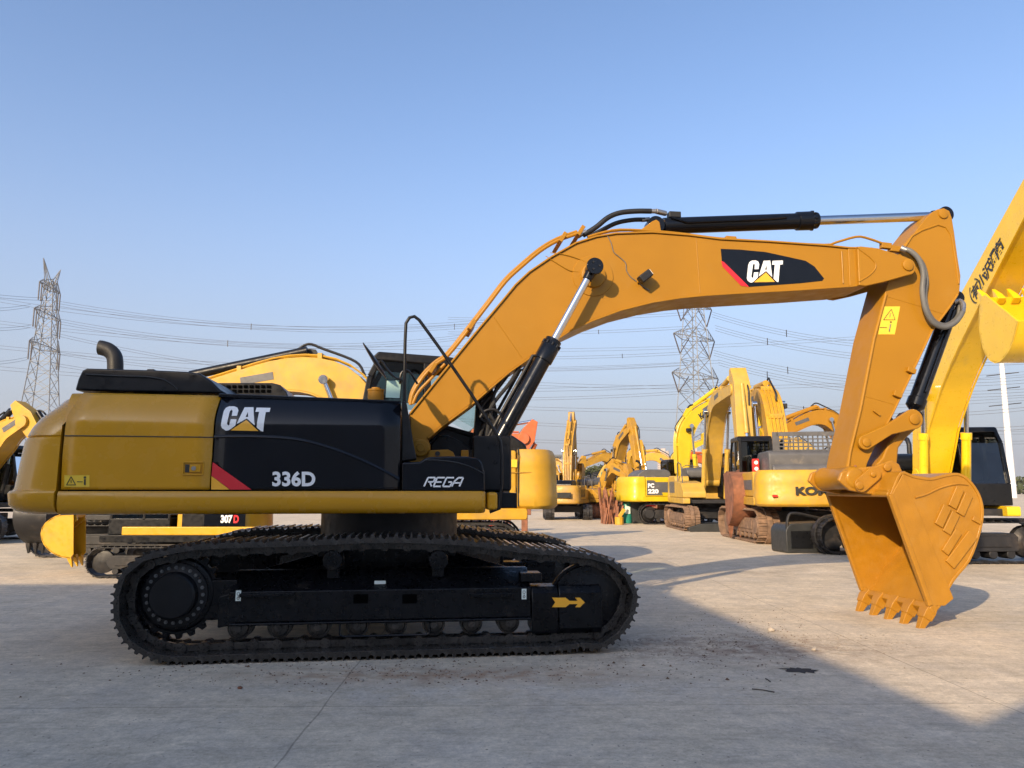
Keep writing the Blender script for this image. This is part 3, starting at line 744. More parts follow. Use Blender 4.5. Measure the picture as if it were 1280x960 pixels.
MB().tube([P3(x,y,.12) for x,y in ((729,294),(745,284),(760,272),(775,266),(795,264),(814,264))],.034,n=12,smooth=5).build('hydraulic_hose','rubber',boom)
MB().tube([P3(x,y,-.02) for x,y in ((735,297),(750,289),(770,279),(790,275),(806,274.5))],.030,n=12,smooth=5).build('hydraulic_hose','rubber',boom)
for qa_,qb_,r_ in (((722,296,.12),(733,289,.12),.028),((802,275,-.02),(812,274,-.02),.03)): MB().cyl(P3(*qa_),P3(*qb_),r_,n=12).build('hose_fitting','steel',boom,bevel=.004)
MB().cyl(P3(811,264,.12),P3(820,264,.12),.03,n=12).cyl(P3(820,264,.12),P3(832,267,.05),.035,n=12).build('hose_fitting','steel',boom,bevel=.004)
# boom-top cylinder bracket
for s in (1,-1): MB().prism(PL([(792,293),(800,288),(815,277),(820,275),(824,278),(826,290)],s*.14), -s*.14-.025, -s*.14+.025).build('cylinder_bracket','paint',boom,bevel=.01)

# ---------------------------------------------------------------- cylinders
def cylinder(name, p0, p1, gl, rb, rrod, pl=None, m='gloss_black', eye_w=.18):
    """barrel from p0 to gl along the line to p1, rod from there to p1"""
    p0, p1 = Vector(p0), Vector(p1); d = (p1-p0).normalized(); g_ = p0+d*gl
    b_ = MB(); b_.cyl(p0+d*.12, g_-d*.28, rb, n=32)
    b_.lathe(g_-d*.30, d, [(0,rb),(.005,rb*1.16),(.20,rb*1.18),(.22,rb*1.05),(.29,rb*1.02),(.30,rb*.8)],n=32)
    x,y = perp(d)
    for i in range(10):
        q = g_-d*.30 + (x*math.cos(i*.628)+y*math.sin(i*.628))*rb*1.1; b_.cyl(q+d*.2,q+d*.245,.016,n=6)
    b_.cyl(p0-Vector((0,eye_w/2,0)), p0+Vector((0,eye_w/2,0)), rb*1.05, n=24)
    o = b_.build(name, m, ex, bevel=.004)
    MB().cyl(g_-d*.02, p1-d*.1, rrod, n=28).build('cylinder_rod','chrome',o)
    e_ = MB(); e_.cyl(p1-Vector((0,eye_w/2,0)), p1+Vector((0,eye_w/2,0)), rrod*1.75, n=28); e_.cyl(p1-d*.16,p1-d*.02,rrod*1.25,rrod*1.5,n=20)
    e_.build('rod_eye', m, o, bevel=.006)
    return o, d, g_
for s in (1,-1):
    top = mp(741,336,.56); bt = mp(601,592,.56); vv = s*.56
    p1 = Vector((top[0],-vv,top[1])); p0 = Vector((bt[0],-vv,bt[1]))
    gl = (P3(694,425,.56)-P3(601,592,.56)).length
    o, d, g_ = cylinder('boom_cylinder', p0, p1, gl, .098, .047)
    off = Vector((-d.z,0,d.x))*.13
    MB().tube([g_-d*.25+off*.4,g_-d*.3+off,g_-d*.9+off,g_-d*1.4+off*1.0,g_-d*1.55+off*.6],.02,n=8).build('cylinder_pipe','rubber',o)
    pin = MB(); pin.cyl(Vector((top[0],-s*.33,top[1])),Vector((top[0],-s*.64,top[1])),.06,n=24); pin.lathe(Vector((top[0],-s*.655,top[1])),(0,-s,0),[(0,.09),(.02,.105),(.04,.10),(.042,.001)],n=32)
    pin.build('cylinder_pin','gloss_black',o,bevel=.004)
    k = MB()
    for i in range(3):
        q = Vector((top[0]+.05*math.cos(i*2.1),-s*.70,top[1]+.05*math.sin(i*2.1))); k.cyl(q,q+Vector((0,-s*.012,0)),.012,n=6)
    k.build('pin_bolt','rubber',o)
# hoses beside the boom cylinder
for pts_, v_, r_ in (([(645,452),(630,470),(618,492),(612,520),(606,560),(598,580)],.2,.022),([(655,446),(640,475),(620,500),(612,515),(618,530),(612,550),(600,578)],.3,.024),
                     ([(640,462),(622,486),(604,505),(600,520),(608,528),(622,524),(628,515)],.05,.02),([(602,500),(600,515),(606,530),(602,560),(592,580)],-.1,.022),([(626,478),(612,505),(600,545),(588,575)],.0,.02),
                     ([(600,522),(606,514),(618,512),(626,520),(622,536)],.35,.018)):
    MB().tube([P3(x,y,v_) for x,y in pts_],r_,n=9,smooth=4).build('hydraulic_hose','rubber',ex)
vb = MB(); 
for q in ((607,555),(609,549),(611,560)): vb.cyl(P3(*q,.35),P3(q[0]+3,q[1]-3,.35),.03,n=10)
vb.build('hose_fitting','steel',ex,bevel=.004)
MB().prism(PL([(596,500),(610,486),(616,486),(620,500),(612,530),(600,570),(590,580)],-.1),.1,.3).build('hose_guard','satin_black',ex,bevel=.01)
MB().prism(PL([(538,556),(548,545),(560,545),(575,552),(590,563),(600,575),(538,575)],-.25),.15,.5).build('cab_front_cover','satin_black',ex,bevel=.02)
MB().box(mp(576,573,.1)[0],mp(585,573,.1)[0],-.2,-.1,mp(580,572,.1)[1],mp(580,563,.1)[1]).build('valve_block','paint',ex,bevel=.01)

# stick cylinder on top
p0 = P3(818,283,0); p1 = P3(1178,270,0)
gl = (P3(1022,279,0)-P3(818,283,0)).length
sc, d, g_ = cylinder('stick_cylinder', p0, p1, gl, .108, .062)
MB().tube([g_-d*.5+Vector((0,-.12,.02)),g_-d*1.0+Vector((0,-.13,.0)),p0+d*.4+Vector((0,-.13,.0)),p0+d*.2+Vector((0,-.1,.08))],.018).build('cylinder_pipe','gloss_black',sc)
MB().box(-.06,.1,-.06,.06,0,.08,Matrix.Translation(p0+d*.25+Vector((0,0,.10)))).build('hose_port','rubber',sc,bevel=.01)

# ---------------------------------------------------------------- stick
VS = .24
st_px = [(1158,272),(1166,265),(1172,261.5),(1180,260),(1187,263.5),(1190,272),(1193,290),(1197,320),(1201,345),(1199.5,366),(1188,385),(1167,413),(1142,466),(1118,516),(1109,533),(1092,562),(1084,580),(1080,600),(1057,600),(1058,580),(1061,565),(1074,513),(1092,420),(1107.5,362),(1115,335),(1128,308),(1144,290)]
stick = MB().prism(PL(st_px,VS),-VS,VS).build('stick','paint',ex,bevel=.01)
fl = MB()
edge1 = PL([(1201,345),(1199.5,366),(1188,385),(1167,413),(1142,466),(1118,516),(1109,533),(1092,562)],VS)
fl.tube([Vector((u,-VS-.004,z)) for u,z in PL([(1107,368),(1092,424),(1075,512),(1062,566),(1059,588)],VS)],.022,n=8)
fl.tube([Vector((u,-VS-.002,z)) for u,z in PL([(1197,368),(1186,385),(1165,413),(1140,466),(1116,516),(1107,533)],VS)],.014,n=8)
fl.tube([Vector((u,-VS-.002,z)) for u,z in PL([(1129,312),(1140,295),(1152,288),(1172,281),(1182,284),(1189,294),(1195,330),(1198,355)],VS)],.014,n=8)
fl.tube([Vector((u,-VS-.0,z)) for u,z in PL([(1106,370),(1150,383),(1180,393)],VS)],.004,n=5)
fl.tube([Vector((u,-VS-.0,z)) for u,z in PL([(1080,495),(1122,507)],VS)],.004,n=5)
fl.build('stick_rib','paint',stick)
MB().lathe(P3(1178.5,267.5,VS),(0,-1,0),[(-.55,.05),(-.5,.07),(0,.07),(.02,.065),(.025,.05)],n=24).build('cylinder_pin','paint',stick)
warn_sticker(stick,1101,1122,383,418,False,lambda x,y: P3(x+(400-y)*.19-0,y,VS+.004))
MB().bar(P3(1092,513,VS+.02),P3(1100,519,VS+.02),.025,.025).build('grease_plate','paint',stick,bevel=.004)
for px,py in ((1142,461),(1125,491)): MB().bar(P3(px-8,py,VS+.03),P3(px+2,py+4,VS+.03),.05,.07).build('pipe_clamp','paint',stick,bevel=.008)
MB().cyl(P3(1069,583,VS),P3(1069,583,VS+.03),.018,n=8).build('grease_bolt','rust',stick)
# stick foot boss
bc = mp(1064,598,.30)
MB().lathe(Vector((bc[0],-.42,bc[1])),(0,1,0),[(0,.10),(.01,.125),(.05,.14),(.07,.15),(.14,.15),(.16,.14),(.68,.14),(.70,.15),(.78,.15),(.84,.12)],n=36).build('stick_end_boss','paint',stick,ang=50)
# bucket cylinder behind the stick
p0 = P3(1192,374,0); p1 = P3(1139,521,0); gl=(P3(1140,512,0)-P3(1192,374,0)).length
def cyl2():
    d = (p1-p0).normalized(); b_=MB(); b_.cyl(p0+d*.05,p0+d*(gl-.1),.105,n=28); b_.lathe(p0+d*(gl-.18),d,[(0,.105),(.01,.12),(.12,.12),(.14,.10),(.18,.06)],n=28)
    b_.cyl(p0-Vector((0,.1,0)),p0+Vector((0,.1,0)),.09,n=20); b_.tube([p0+d*.2+Vector((0,-.12,0)),p0+d*(gl-.25)+Vector((0,-.12,0))],.02)
    o = b_.build('bucket_cylinder','gloss_black',ex,bevel=.004)
    MB().cyl(p0+d*(gl-.03),p1,.05,n=20).build('cylinder_rod','chrome',o); MB().cyl(p1-Vector((0,.12,0)),p1+Vector((0,.12,0)),.085,n=20).build('rod_eye','gloss_black',o)
cyl2()
MB().tube([P3(x,y,v) for x,y,v in ((1128,311,.3),(1138,314,.36),(1149,325,.38),(1154,342,.38),(1153,365,.36),(1157,387,.35),(1166,403,.33),(1180,409,.30),(1194,403,.25),(1203,390,.2),(1203,380,.15))],.034,n=12,smooth=5).build('hydraulic_hose','grey_hose',ex)
MB().tube([P3(x,y,v) for x,y,v in ((1128,311,.22),(1140,316,.26),(1153,330,.28),(1158,350,.28),(1156,370,.27),(1160,390,.27),(1170,403,.25),(1184,406,.2),(1197,396,.12),(1200,382,.1))],.03,n=12,smooth=5).build('hydraulic_hose','grey_hose',ex)
k = MB(); k.tube([P3(1203,390,.2),P3(1204,381,.17),P3(1199,376,.12),P3(1192,378,.1)],.035,n=10,smooth=3); k.build('hose_fitting','steel',ex); MB().cyl(P3(1126,310,.3),P3(1133,313,.33),.04,n=12).build('hose_fitting','steel',ex)
# links
def linkplate(pa, ra, pb, rb, mid=None):
    a, b = Vector(pa), Vector(pb); d = (b-a); L_=d.length; a0 = math.degrees(math.atan2(d.y,d.x)); al = math.degrees(math.asin((rb-ra)/L_))
    A = [(a.x+ra*math.cos(R(t)), a.y+ra*math.sin(R(t))) for t in [a0+90+al+(180-2*al)*i/8 for i in range(9)]]
    B = [(b.x+rb*math.cos(R(t)), b.y+rb*math.sin(R(t))) for t in [a0-90-al+(180+2*al)*i/8 for i in range(9)]]
    if mid:
        m1 = (a+b)/2+Vector((-d.y,d.x)).normalized()*mid[0]; m2 = (a+b)/2+Vector((-d.y,d.x)).normalized()*mid[1]
        return A+[tuple(m2)]+B+[tuple(m1)]
    return A+B
A1 = mp(1082,553,.32); B1 = mp(1142,524,.32)
for s in (1,-1):
    yy = sorted((-s*.27,-s*.33)); li = MB().prism(linkplate(A1,.095,B1,.13,(.085,-.055)), yy[0],yy[1]).build('guide_link','paint',ex,bevel=.014)
    MB().lathe(Vector((A1[0],-s*.33,A1[1])),(0,-s,0),[(0,.055),(.02,.055),(.026,.045)],n=20).build('link_pin','paint',li); MB().lathe(Vector((B1[0],-s*.33,B1[1])),(0,-s,0),[(0,.07),(.02,.07),(.026,.06)],n=20).build('link_pin','paint',li)
C1 = mp(1104,584,.2)
kp = PL([(1142,512),(1152,524),(1146,536),(1133,548),(1124,560),(1122,580),(1116,592),(1098,592),(1094,582),(1103,572),(1110,556),(1122,542),(1130,530)],.16)
MB().prism(kp,-.16,.16).build('power_link','paint',ex,bevel=.03,seg=3)

# ---------------------------------------------------------------- bucket
VK = .70
side = PL([(1112,618),(1125,590),(1142,594),(1163,597),(1180,593),(1196,591),(1208,596),(1219,608),(1227,624),(1229.5,644),(1224,671),(1212,702),(1192,727),(1176,757),(1168,766),(1162,757)],VK)
rear = side[1:14]
rear_s = crv2([side[0]]+rear+[side[14]],3)
bucket = MB().strip(rear_s,-(VK+.012),VK+.012,.035,-1).build('bucket','bucket_paint',ex,bevel=.008)
for s in (1,-1):
    yy = sorted((-s*(VK-.035),-s*VK)); MB().prism(side, yy[0], yy[1]).build('side_plate','bucket_paint',bucket,bevel=.008)
fe0, fe1 = side[0], side[15]
for s in (1,-1): 
    MB().bar((fe0[0],-s*VK,fe0[1]),(fe1[0],-s*VK,fe1[1]),.06,.07,up=(0,1,0)).build('side_cutter','bucket_paint',bucket,bevel=.012)
bandp = PL([(1114,618),(1128,592),(1191,748),(1180,757),(1165,757)],VK)
for ya in (-VK-.018,VK): MB().prism(bandp,ya,ya+.018).build('side_band','bucket_paint',bucket,bevel=.006)
MB().tube([P3(x,y,VK+.005) for x,y in ((1144,622),(1158,618),(1175,610),(1195,605),(1210,606))],.012,n=6,smooth=4).build('weld_seam','bucket_paint',bucket)
def wear(c0,c1,w,nm='wear_plate'):
    a,b = P3(*c0,VK+.012),P3(*c1,VK+.012); MB().bar(a,b,w,.028,up=(0,1,0)).build(nm,'bucket_paint',bucket,bevel=.008)
wear((1200,610),(1190,634),.11); wear((1211,618),(1200,643),.11); wear((1184,633),(1173,657),.11); wear((1195,641),(1183,666),.11)
wear((1198,664),(1181,691),.10); wear((1216,668),(1187,706),.14); wear((1222,648),(1220,653),.12)
# top bar and lip
u_,z_ = fe0
k = MB(); k.cyl((u_,-VK,z_),(u_,VK,z_),.035,n=16); k.box(u_-.0,side[1][0]+.03,-VK+.03,VK-.03,z_-.02,z_+.06)
k.build('top_bar','bucket_paint',bucket,bevel=.01)
lipA, lipB = mp(1162,757,VK), mp(1168,767,VK)
dl = (Vector(side[14])-Vector(side[12])).normalized()
tipdir = (Vector(mp(1062,771,-VK+.05))-Vector(mp(1076,741,-VK+.05))).normalized()
lp0 = Vector(side[15]); lp1 = Vector(side[14])
k = MB(); k.prism([tuple(lp0+Vector((.02,.03))),tuple(lp1),tuple(lp1+tipdir*.03),tuple(lp0+tipdir*.04)],-VK-.02,VK+.02); k.build('bucket_lip','bucket_paint',bucket,bevel=.012)
tb = Vector(((lp0.x+lp1.x)/2,0,(lp0.y+lp1.y)/2))+Vector((tipdir.x,0,tipdir.y))*-.02
t3 = Vector((tipdir.x,0,tipdir.y)); nn = Vector((-t3.z,0,t3.x))
for i in range(5):
    y = -VK+.06+(2*VK-.12)*i/4; b0 = tb+Vector((0,y,0)); rings=[]
    for t,w,h in ((-.04,.080,.05),(.06,.072,.068),(.15,.062,.062),(.155,.050,.050),(.30,.034,.030),(.45,.018,.006)):
        rings.append([b0+t3*t+Vector((0,sx*w,0))+nn*sz*h for sx,sz in ((-1,-1),(1,-1),(1,1),(-1,1))])
    MB().loft(rings).build('bucket_tooth','bucket_paint',bucket,bevel=.01)
# ears
for s in (1,-1):
    yy = sorted((-s*.34,-s*.40)); k = MB()
    k.prism(PL([(1046,601),(1050,590),(1064,585),(1090,583),(1112,575),(1122,580),(1128,594),(1114,617),(1085,618),(1060,613)],.36),yy[0],yy[1])
    k.build('bucket_ear','bucket_paint',bucket,bevel=.02)
k = MB()
k.prism(linkplate(mp(1076,606,.42),.09,mp(1092,592,.42),.09),-.445,-.405)
k.lathe(P3(1074,607,.445),(0,-1,0),[(0,.05),(.02,.05),(.024,.04)],n=20); k.lathe(P3(1091,593,.445),(0,-1,0),[(0,.035),(.02,.035),(.024,.025)],n=20)
k.lathe(P3(1108,584,.40),(0,-1,0),[(0,.05),(.03,.05),(.034,.04)],n=20)
k.build('ear_pin','bucket_paint',bucket,bevel=.006)
# ================================================================== GROUND
def ground_mat():
    m = bpy.data.materials.new('concrete'); m.use_nodes = True; nt = m.node_tree; L = nt.links; b = nt.nodes['Principled BSDF']
    tc = nd(nt,'ShaderNodeTexCoord'); P = tc.outputs['Object']
    def noise(s, d=8, r=.6, vec=None, dist=0):
        n = nd(nt,'ShaderNodeTexNoise'); n.inputs['Scale'].default_value=s; n.inputs['Detail'].default_value=d; n.inputs['Roughness'].default_value=r; n.inputs['Distortion'].default_value=dist
        L.new(vec or P, n.inputs['Vector']); return n.outputs['Fac']
    def ramp(v, a, b_, c=0., d=1.):
        r = nd(nt,'ShaderNodeMapRange'); r.inputs['From Min'].default_value=a; r.inputs['From Max'].default_value=b_; r.inputs['To Min'].default_value=c; r.inputs['To Max'].default_value=d; L.new(v,r.inputs['Value']); return r.outputs[0]
    def mix(f, c1, c2):
        x = nd(nt,'ShaderNodeMix',data_type='RGBA')
        if isinstance(f,float): x.inputs[0].default_value=f
        else: L.new(f,x.inputs[0])
        for k,c in ((6,c1),(7,c2)):
            if isinstance(c,tuple): x.inputs[k].default_value=(*c,1)
            else: L.new(c,x.inputs[k])
        return x.outputs[2]
    def mul(a, f):
        x = nd(nt,'ShaderNodeVectorMath',operation='SCALE'); L.new(a,x.inputs[0]); L.new(f,x.inputs['Scale']); return x.outputs[0]
    c = mix(ramp(noise(.35,6),.35,.65), (.57,.48,.35), (.66,.56,.42))
    c = mix(ramp(noise(1.3,8,.7),.45,.75,0,.7), c, (.46,.41,.345))
    c = mul(c, ramp(noise(7,9,.75),.32,.68,.80,1.18))
    c = mul(c, ramp(noise(70,4,.7),.3,.7,.90,1.10))
    # muddy stains
    st = noise(.6,9,.65); c = mix(ramp(st,.58,.70,0,.45), c, (.34,.275,.205))
    # wandering dark scratches / tyre streaks, stretched noise
    mp_ = nd(nt,'ShaderNodeMapping'); mp_.inputs['Scale'].default_value=(.5,5,1); mp_.inputs['Rotation'].default_value=(0,0,R(18)); L.new(P,mp_.inputs['Vector'])
    c = mul(c, ramp(noise(2.2,8,.7,mp_.outputs[0],.4),.5,.75,1,.78))
    for k_,(an,sc_) in enumerate(((70,(1,30,1)),(-35,(1.2,40,1)))):
        m4_ = nd(nt,'ShaderNodeMapping'); m4_.inputs['Scale'].default_value=sc_; m4_.inputs['Rotation'].default_value=(0,0,R(an)); L.new(P,m4_.inputs['Vector'])
        c = mul(c, ramp(noise(.9,4,.5,m4_.outputs[0],.6),.66,.74,1,.80))
    c = mul(c, ramp(noise(1.7,9,.7),.35,.7,1.12,.84))
    def patch(cx,cy,rx,ry,col,amt,ns):
        nonlocal c
        m_ = nd(nt,'ShaderNodeMapping'); m_.inputs['Location'].default_value=(-cx/rx,-cy/ry,0); m_.inputs['Scale'].default_value=(1/rx,1/ry,1); L.new(P,m_.inputs['Vector'])
        ln = nd(nt,'ShaderNodeVectorMath',operation='LENGTH'); L.new(m_.outputs[0],ln.inputs[0])
        f1 = ramp(ln.outputs['Value'],.2,1.,1.,0.); f2 = ramp(noise(ns,9,.75),.42,.62)
        x_ = nd(nt,'ShaderNodeMath',operation='MULTIPLY'); L.new(f1,x_.inputs[0]); L.new(f2,x_.inputs[1]); x2 = nd(nt,'ShaderNodeMath',operation='MULTIPLY'); L.new(x_.outputs[0],x2.inputs[0]); x2.inputs[1].default_value=amt
        c = mix(x2.outputs[0], c, col)
    patch(2.3,8.3,2.4,1.0,(.25,.17,.115),1.,4.5); patch(-.7,7.1,2.4,.45,(.36,.22,.13),1.,6); patch(-.2,6.6,3.,.5,(.66,.62,.55),.5,3); patch(5,16,6,3,(.30,.25,.18),.5,1.2)
    c = mul(c, ramp(noise(24,6,.8),.35,.65,.80,1.14))
    # hairline cracks
    vo = nd(nt,'ShaderNodeTexVoronoi'); vo.feature='DISTANCE_TO_EDGE'; vo.inputs['Scale'].default_value=.28
    wr = nd(nt,'ShaderNodeTexNoise'); wr.inputs['Scale'].default_value=1.2; wr.inputs['Detail'].default_value=6; L.new(P,wr.inputs['Vector'])
    va = nd(nt,'ShaderNodeVectorMath',operation='MULTIPLY_ADD'); va.inputs[1].default_value=(1.1,1.1,0); L.new(wr.outputs['Color'],va.inputs[0]); L.new(P,va.inputs[2])
    L.new(va.outputs[0],vo.inputs['Vector'])
    cr_ = ramp(vo.outputs['Distance'],.0,.004,.88,1)
    c = mul(c, cr_)
    # slab joints
    br = nd(nt,'ShaderNodeTexBrick'); br.offset=0; br.inputs['Scale'].default_value=1; br.inputs['Mortar Size'].default_value=.008; br.inputs['Brick Width'].default_value=5.2; br.inputs['Row Height'].default_value=4.4
    br.inputs['Color1'].default_value=(1,1,1,1); br.inputs['Color2'].default_value=(.93,.93,.93,1); br.inputs['Mortar'].default_value=(.62,.62,.62,1); br.inputs['Mortar Smooth'].default_value=.3
    m2 = nd(nt,'ShaderNodeMapping'); m2.inputs['Location'].default_value=(1.3,2.62,0); m2.inputs['Rotation'].default_value=(0,0,R(-1)); L.new(P,m2.inputs['Vector']); wa = nd(nt,'ShaderNodeVectorMath',operation='MULTIPLY_ADD'); wa.inputs[1].default_value=(.06,.06,0); L.new(wr.outputs['Color'],wa.inputs[0]); L.new(m2.outputs[0],wa.inputs[2]); L.new(wa.outputs[0],br.inputs['Vector'])
    mm = nd(nt,'ShaderNodeMix',data_type='RGBA',blend_type='MULTIPLY'); mm.inputs[0].default_value=1; L.new(c,mm.inputs[6]); L.new(br.outputs['Color'],mm.inputs[7]); c = mm.outputs[2]
    # small spots
    sp = nd(nt,'ShaderNodeTexVoronoi'); sp.inputs['Scale'].default_value=5.5; L.new(P,sp.inputs['Vector'])
    c = mul(c, ramp(sp.outputs['Distance'],.03,.07,.45,1))
    L.new(c,b.inputs['Base Color']); 
    L.new(ramp(noise(4,6),.3,.7,.72,.95), b.inputs['Roughness']); b.inputs['Specular IOR Level'].default_value=.3
    bp = nd(nt,'ShaderNodeBump'); bp.inputs['Strength'].default_value=.5; bp.inputs['Distance'].default_value=.012
    ad = nd(nt,'ShaderNodeMath',operation='ADD'); L.new(noise(40,6,.7),ad.inputs[0]); L.new(ramp(noise(3,8,.7),0,1,0,1.6),ad.inputs[1]); L.new(ad.outputs[0],bp.inputs['Height']); L.new(bp.outputs[0],b.inputs['Normal'])
    MATS['concrete']=m
ground_mat()
gr_ = MB(); gr_.add([(-3000,-800,0),(3000,-800,0),(3000,5000,0),(-3000,5000,0)],[(0,1,2,3)])
tag(gr_.build('ground','concrete'), kind='structure')
# tread prints pressed beside the track, oil stain, twigs, stones
mat('dark_stain',(.045,.040,.036),.85,var=.3,spec=.2); mat('mud',(.33,.27,.20),.95,var=.35,scale=8,bump=.5)
def blob(cx,cy,rx,ry,rot,n=26,rough=.35,z=.004):
    pts=[]
    for i in range(n):
        a=2*math.pi*i/n; r=1+random.uniform(-rough,rough); x=rx*r*math.cos(a); y=ry*r*math.sin(a)
        pts.append((cx+x*math.cos(rot)-y*math.sin(rot), cy+x*math.sin(rot)+y*math.cos(rot), z))
    return pts
g0 = gnd(1001,838); tag(MB().add(blob(g0.x,g0.y,.17,.10,-.3),[tuple(range(26))]).build('oil_stain','dark_stain'),kind='structure')
k=MB(); k2=MB()
mat('crumb',(.14,.085,.055),.95,var=.4)
for i in range(1900):
    px=random.gauss(500,190) if i%3 else random.uniform(830,1010); py=random.gauss(838,11) if i%3 else random.gauss(800,22)
    if py<814 and px<800: continue
    g0=gnd(px,py); r=random.uniform(.003,.011)*(2.0 if i%40==0 else 1.15); n=random.choice((4,5))
    vs=[(g0.x+r*math.cos(2*math.pi*j/n+i)*random.uniform(.6,1.3),g0.y+r*math.sin(2*math.pi*j/n+i)*random.uniform(.6,1.3),.001) for j in range(n)]+[(g0.x,g0.y,r*random.uniform(.5,1.0))]
    (k if i%2 else k2).add(vs,[(j,(j+1)%n,n) for j in range(n)])
for i in range(1400):
    px=random.uniform(0,1280); py=random.uniform(700,960); g0=gnd(px,py); r=random.uniform(.003,.010); n=4
    vs=[(g0.x+r*math.cos(2*math.pi*j/n+i)*random.uniform(.6,1.3),g0.y+r*math.sin(2*math.pi*j/n+i)*random.uniform(.6,1.3),.001) for j in range(n)]+[(g0.x,g0.y,r*random.uniform(.4,.8))]
    k.add(vs,[(j,(j+1)%n,n) for j in range(n)])
tag(k2.build('dirt_crumbs','crumb',ang=10),'dark reddish crumbs of earth scattered along the front of the near track','dirt',kind='stuff')
tag(k.build('gravel','stone',ang=10),'loose brown grit and crumbs of dirt scattered over the concrete beside the track','gravel',kind='stuff')
# crumbs left by the tracks, in rows
random.seed(5); k=MB()
for i in range(900):
    row=random.choice((7.9,8.15,8.4,8.62)); x=1.1+random.random()**1.3*3.2; k_=round(x/.07)*.07
    x=k_+random.gauss(0,.012); y=row+x*.12-.1+random.uniform(-.09,.09); r=random.uniform(.004,.014)
    vs=[(x+r*math.cos(1.6*j+i)*random.uniform(.6,1.4),y+r*1.6*math.sin(1.6*j+i)*random.uniform(.6,1.4),.001) for j in range(4)]+[(x,y,r*random.uniform(.3,.7))]
    k.add(vs,[(j,(j+1)%4,4) for j in range(4)])
tag(k.build('tread_dirt','mud',ang=10),'rows of crumbled brown dirt shed on the concrete ahead of the near track','dirt',kind='stuff')
def stone(px,py,r,label,m='stone'):
    g0=gnd(px,py); bm=bmesh.new(); bmesh.ops.create_icosphere(bm,subdivisions=2,radius=r)
    for v in bm.verts: v.co*=random.uniform(.75,1.2); v.co.z*=.6
    me=bpy.data.meshes.new('stone'); bm.to_mesh(me); bm.free(); me.materials.append(MATS[m]); o=bpy.data.objects.new('stone',me); COL.objects.link(o); o.location=(g0.x,g0.y,r*.45); tag(o,label,'stone')
stone(964,789,.045,'pale stone lying on the sunlit concrete between track and bucket'); stone(452,852,.02,'small stone in front of the middle of the near track')
stone(1018,813,.03,'small pale stone at the edge of the shaded concrete near the oil stain'); stone(300,861,.022,'small reddish stone on the shaded concrete left of centre','rust')
for (a,b),lb in ((((940,862),(968,866)),'thin dark twig lying flat, longer and nearer one'),(((957,849),(963,853)),'short bent dark twig lying behind the longer twig')):
    g0,g1=gnd(*a),gnd(*b); tag(MB().tube([g0+Vector((0,0,.006)),(g0+g1)/2+Vector((0,.01,.008)),g1+Vector((0,0,.006))],.005,n=5).build('twig','bark'),lb+' on the shaded concrete','twig')
# crumbs of dirt on the lower track run
# ---------------------------------------------------------------- added shed-shaped shade casters, out of view behind the camera
def shed(name,prof,y0,y1,label):
    r=empty(name,(0,0,0)); tag(r,label,'building')
    poly=[(prof[0][0],0)]+prof+[(prof[-1][0],0)]
    MB().prism([(x,z-.02) for x,z in poly if True],y0,y1).build('wall','caster_wall',r)
    MB().strip(prof,y0-.3,y1,.12,1).build('roof','shed_roof',r)
    return r
YS=-6.0
shed('shade_caster',[(-25,9.7),(-9.4,9.7),(-7.7,8.5),(-3.8,5.75)],YS-22,YS,'unseen shade caster added behind the camera, its top stepping down to the right')
shed('low_shade_caster',[(-3.75,5.75),(-3.0,6.3),(3.0,6.3),(8,2.8)],YS-22,YS-.05,'second, lower unseen shade caster added beside the first behind the camera')
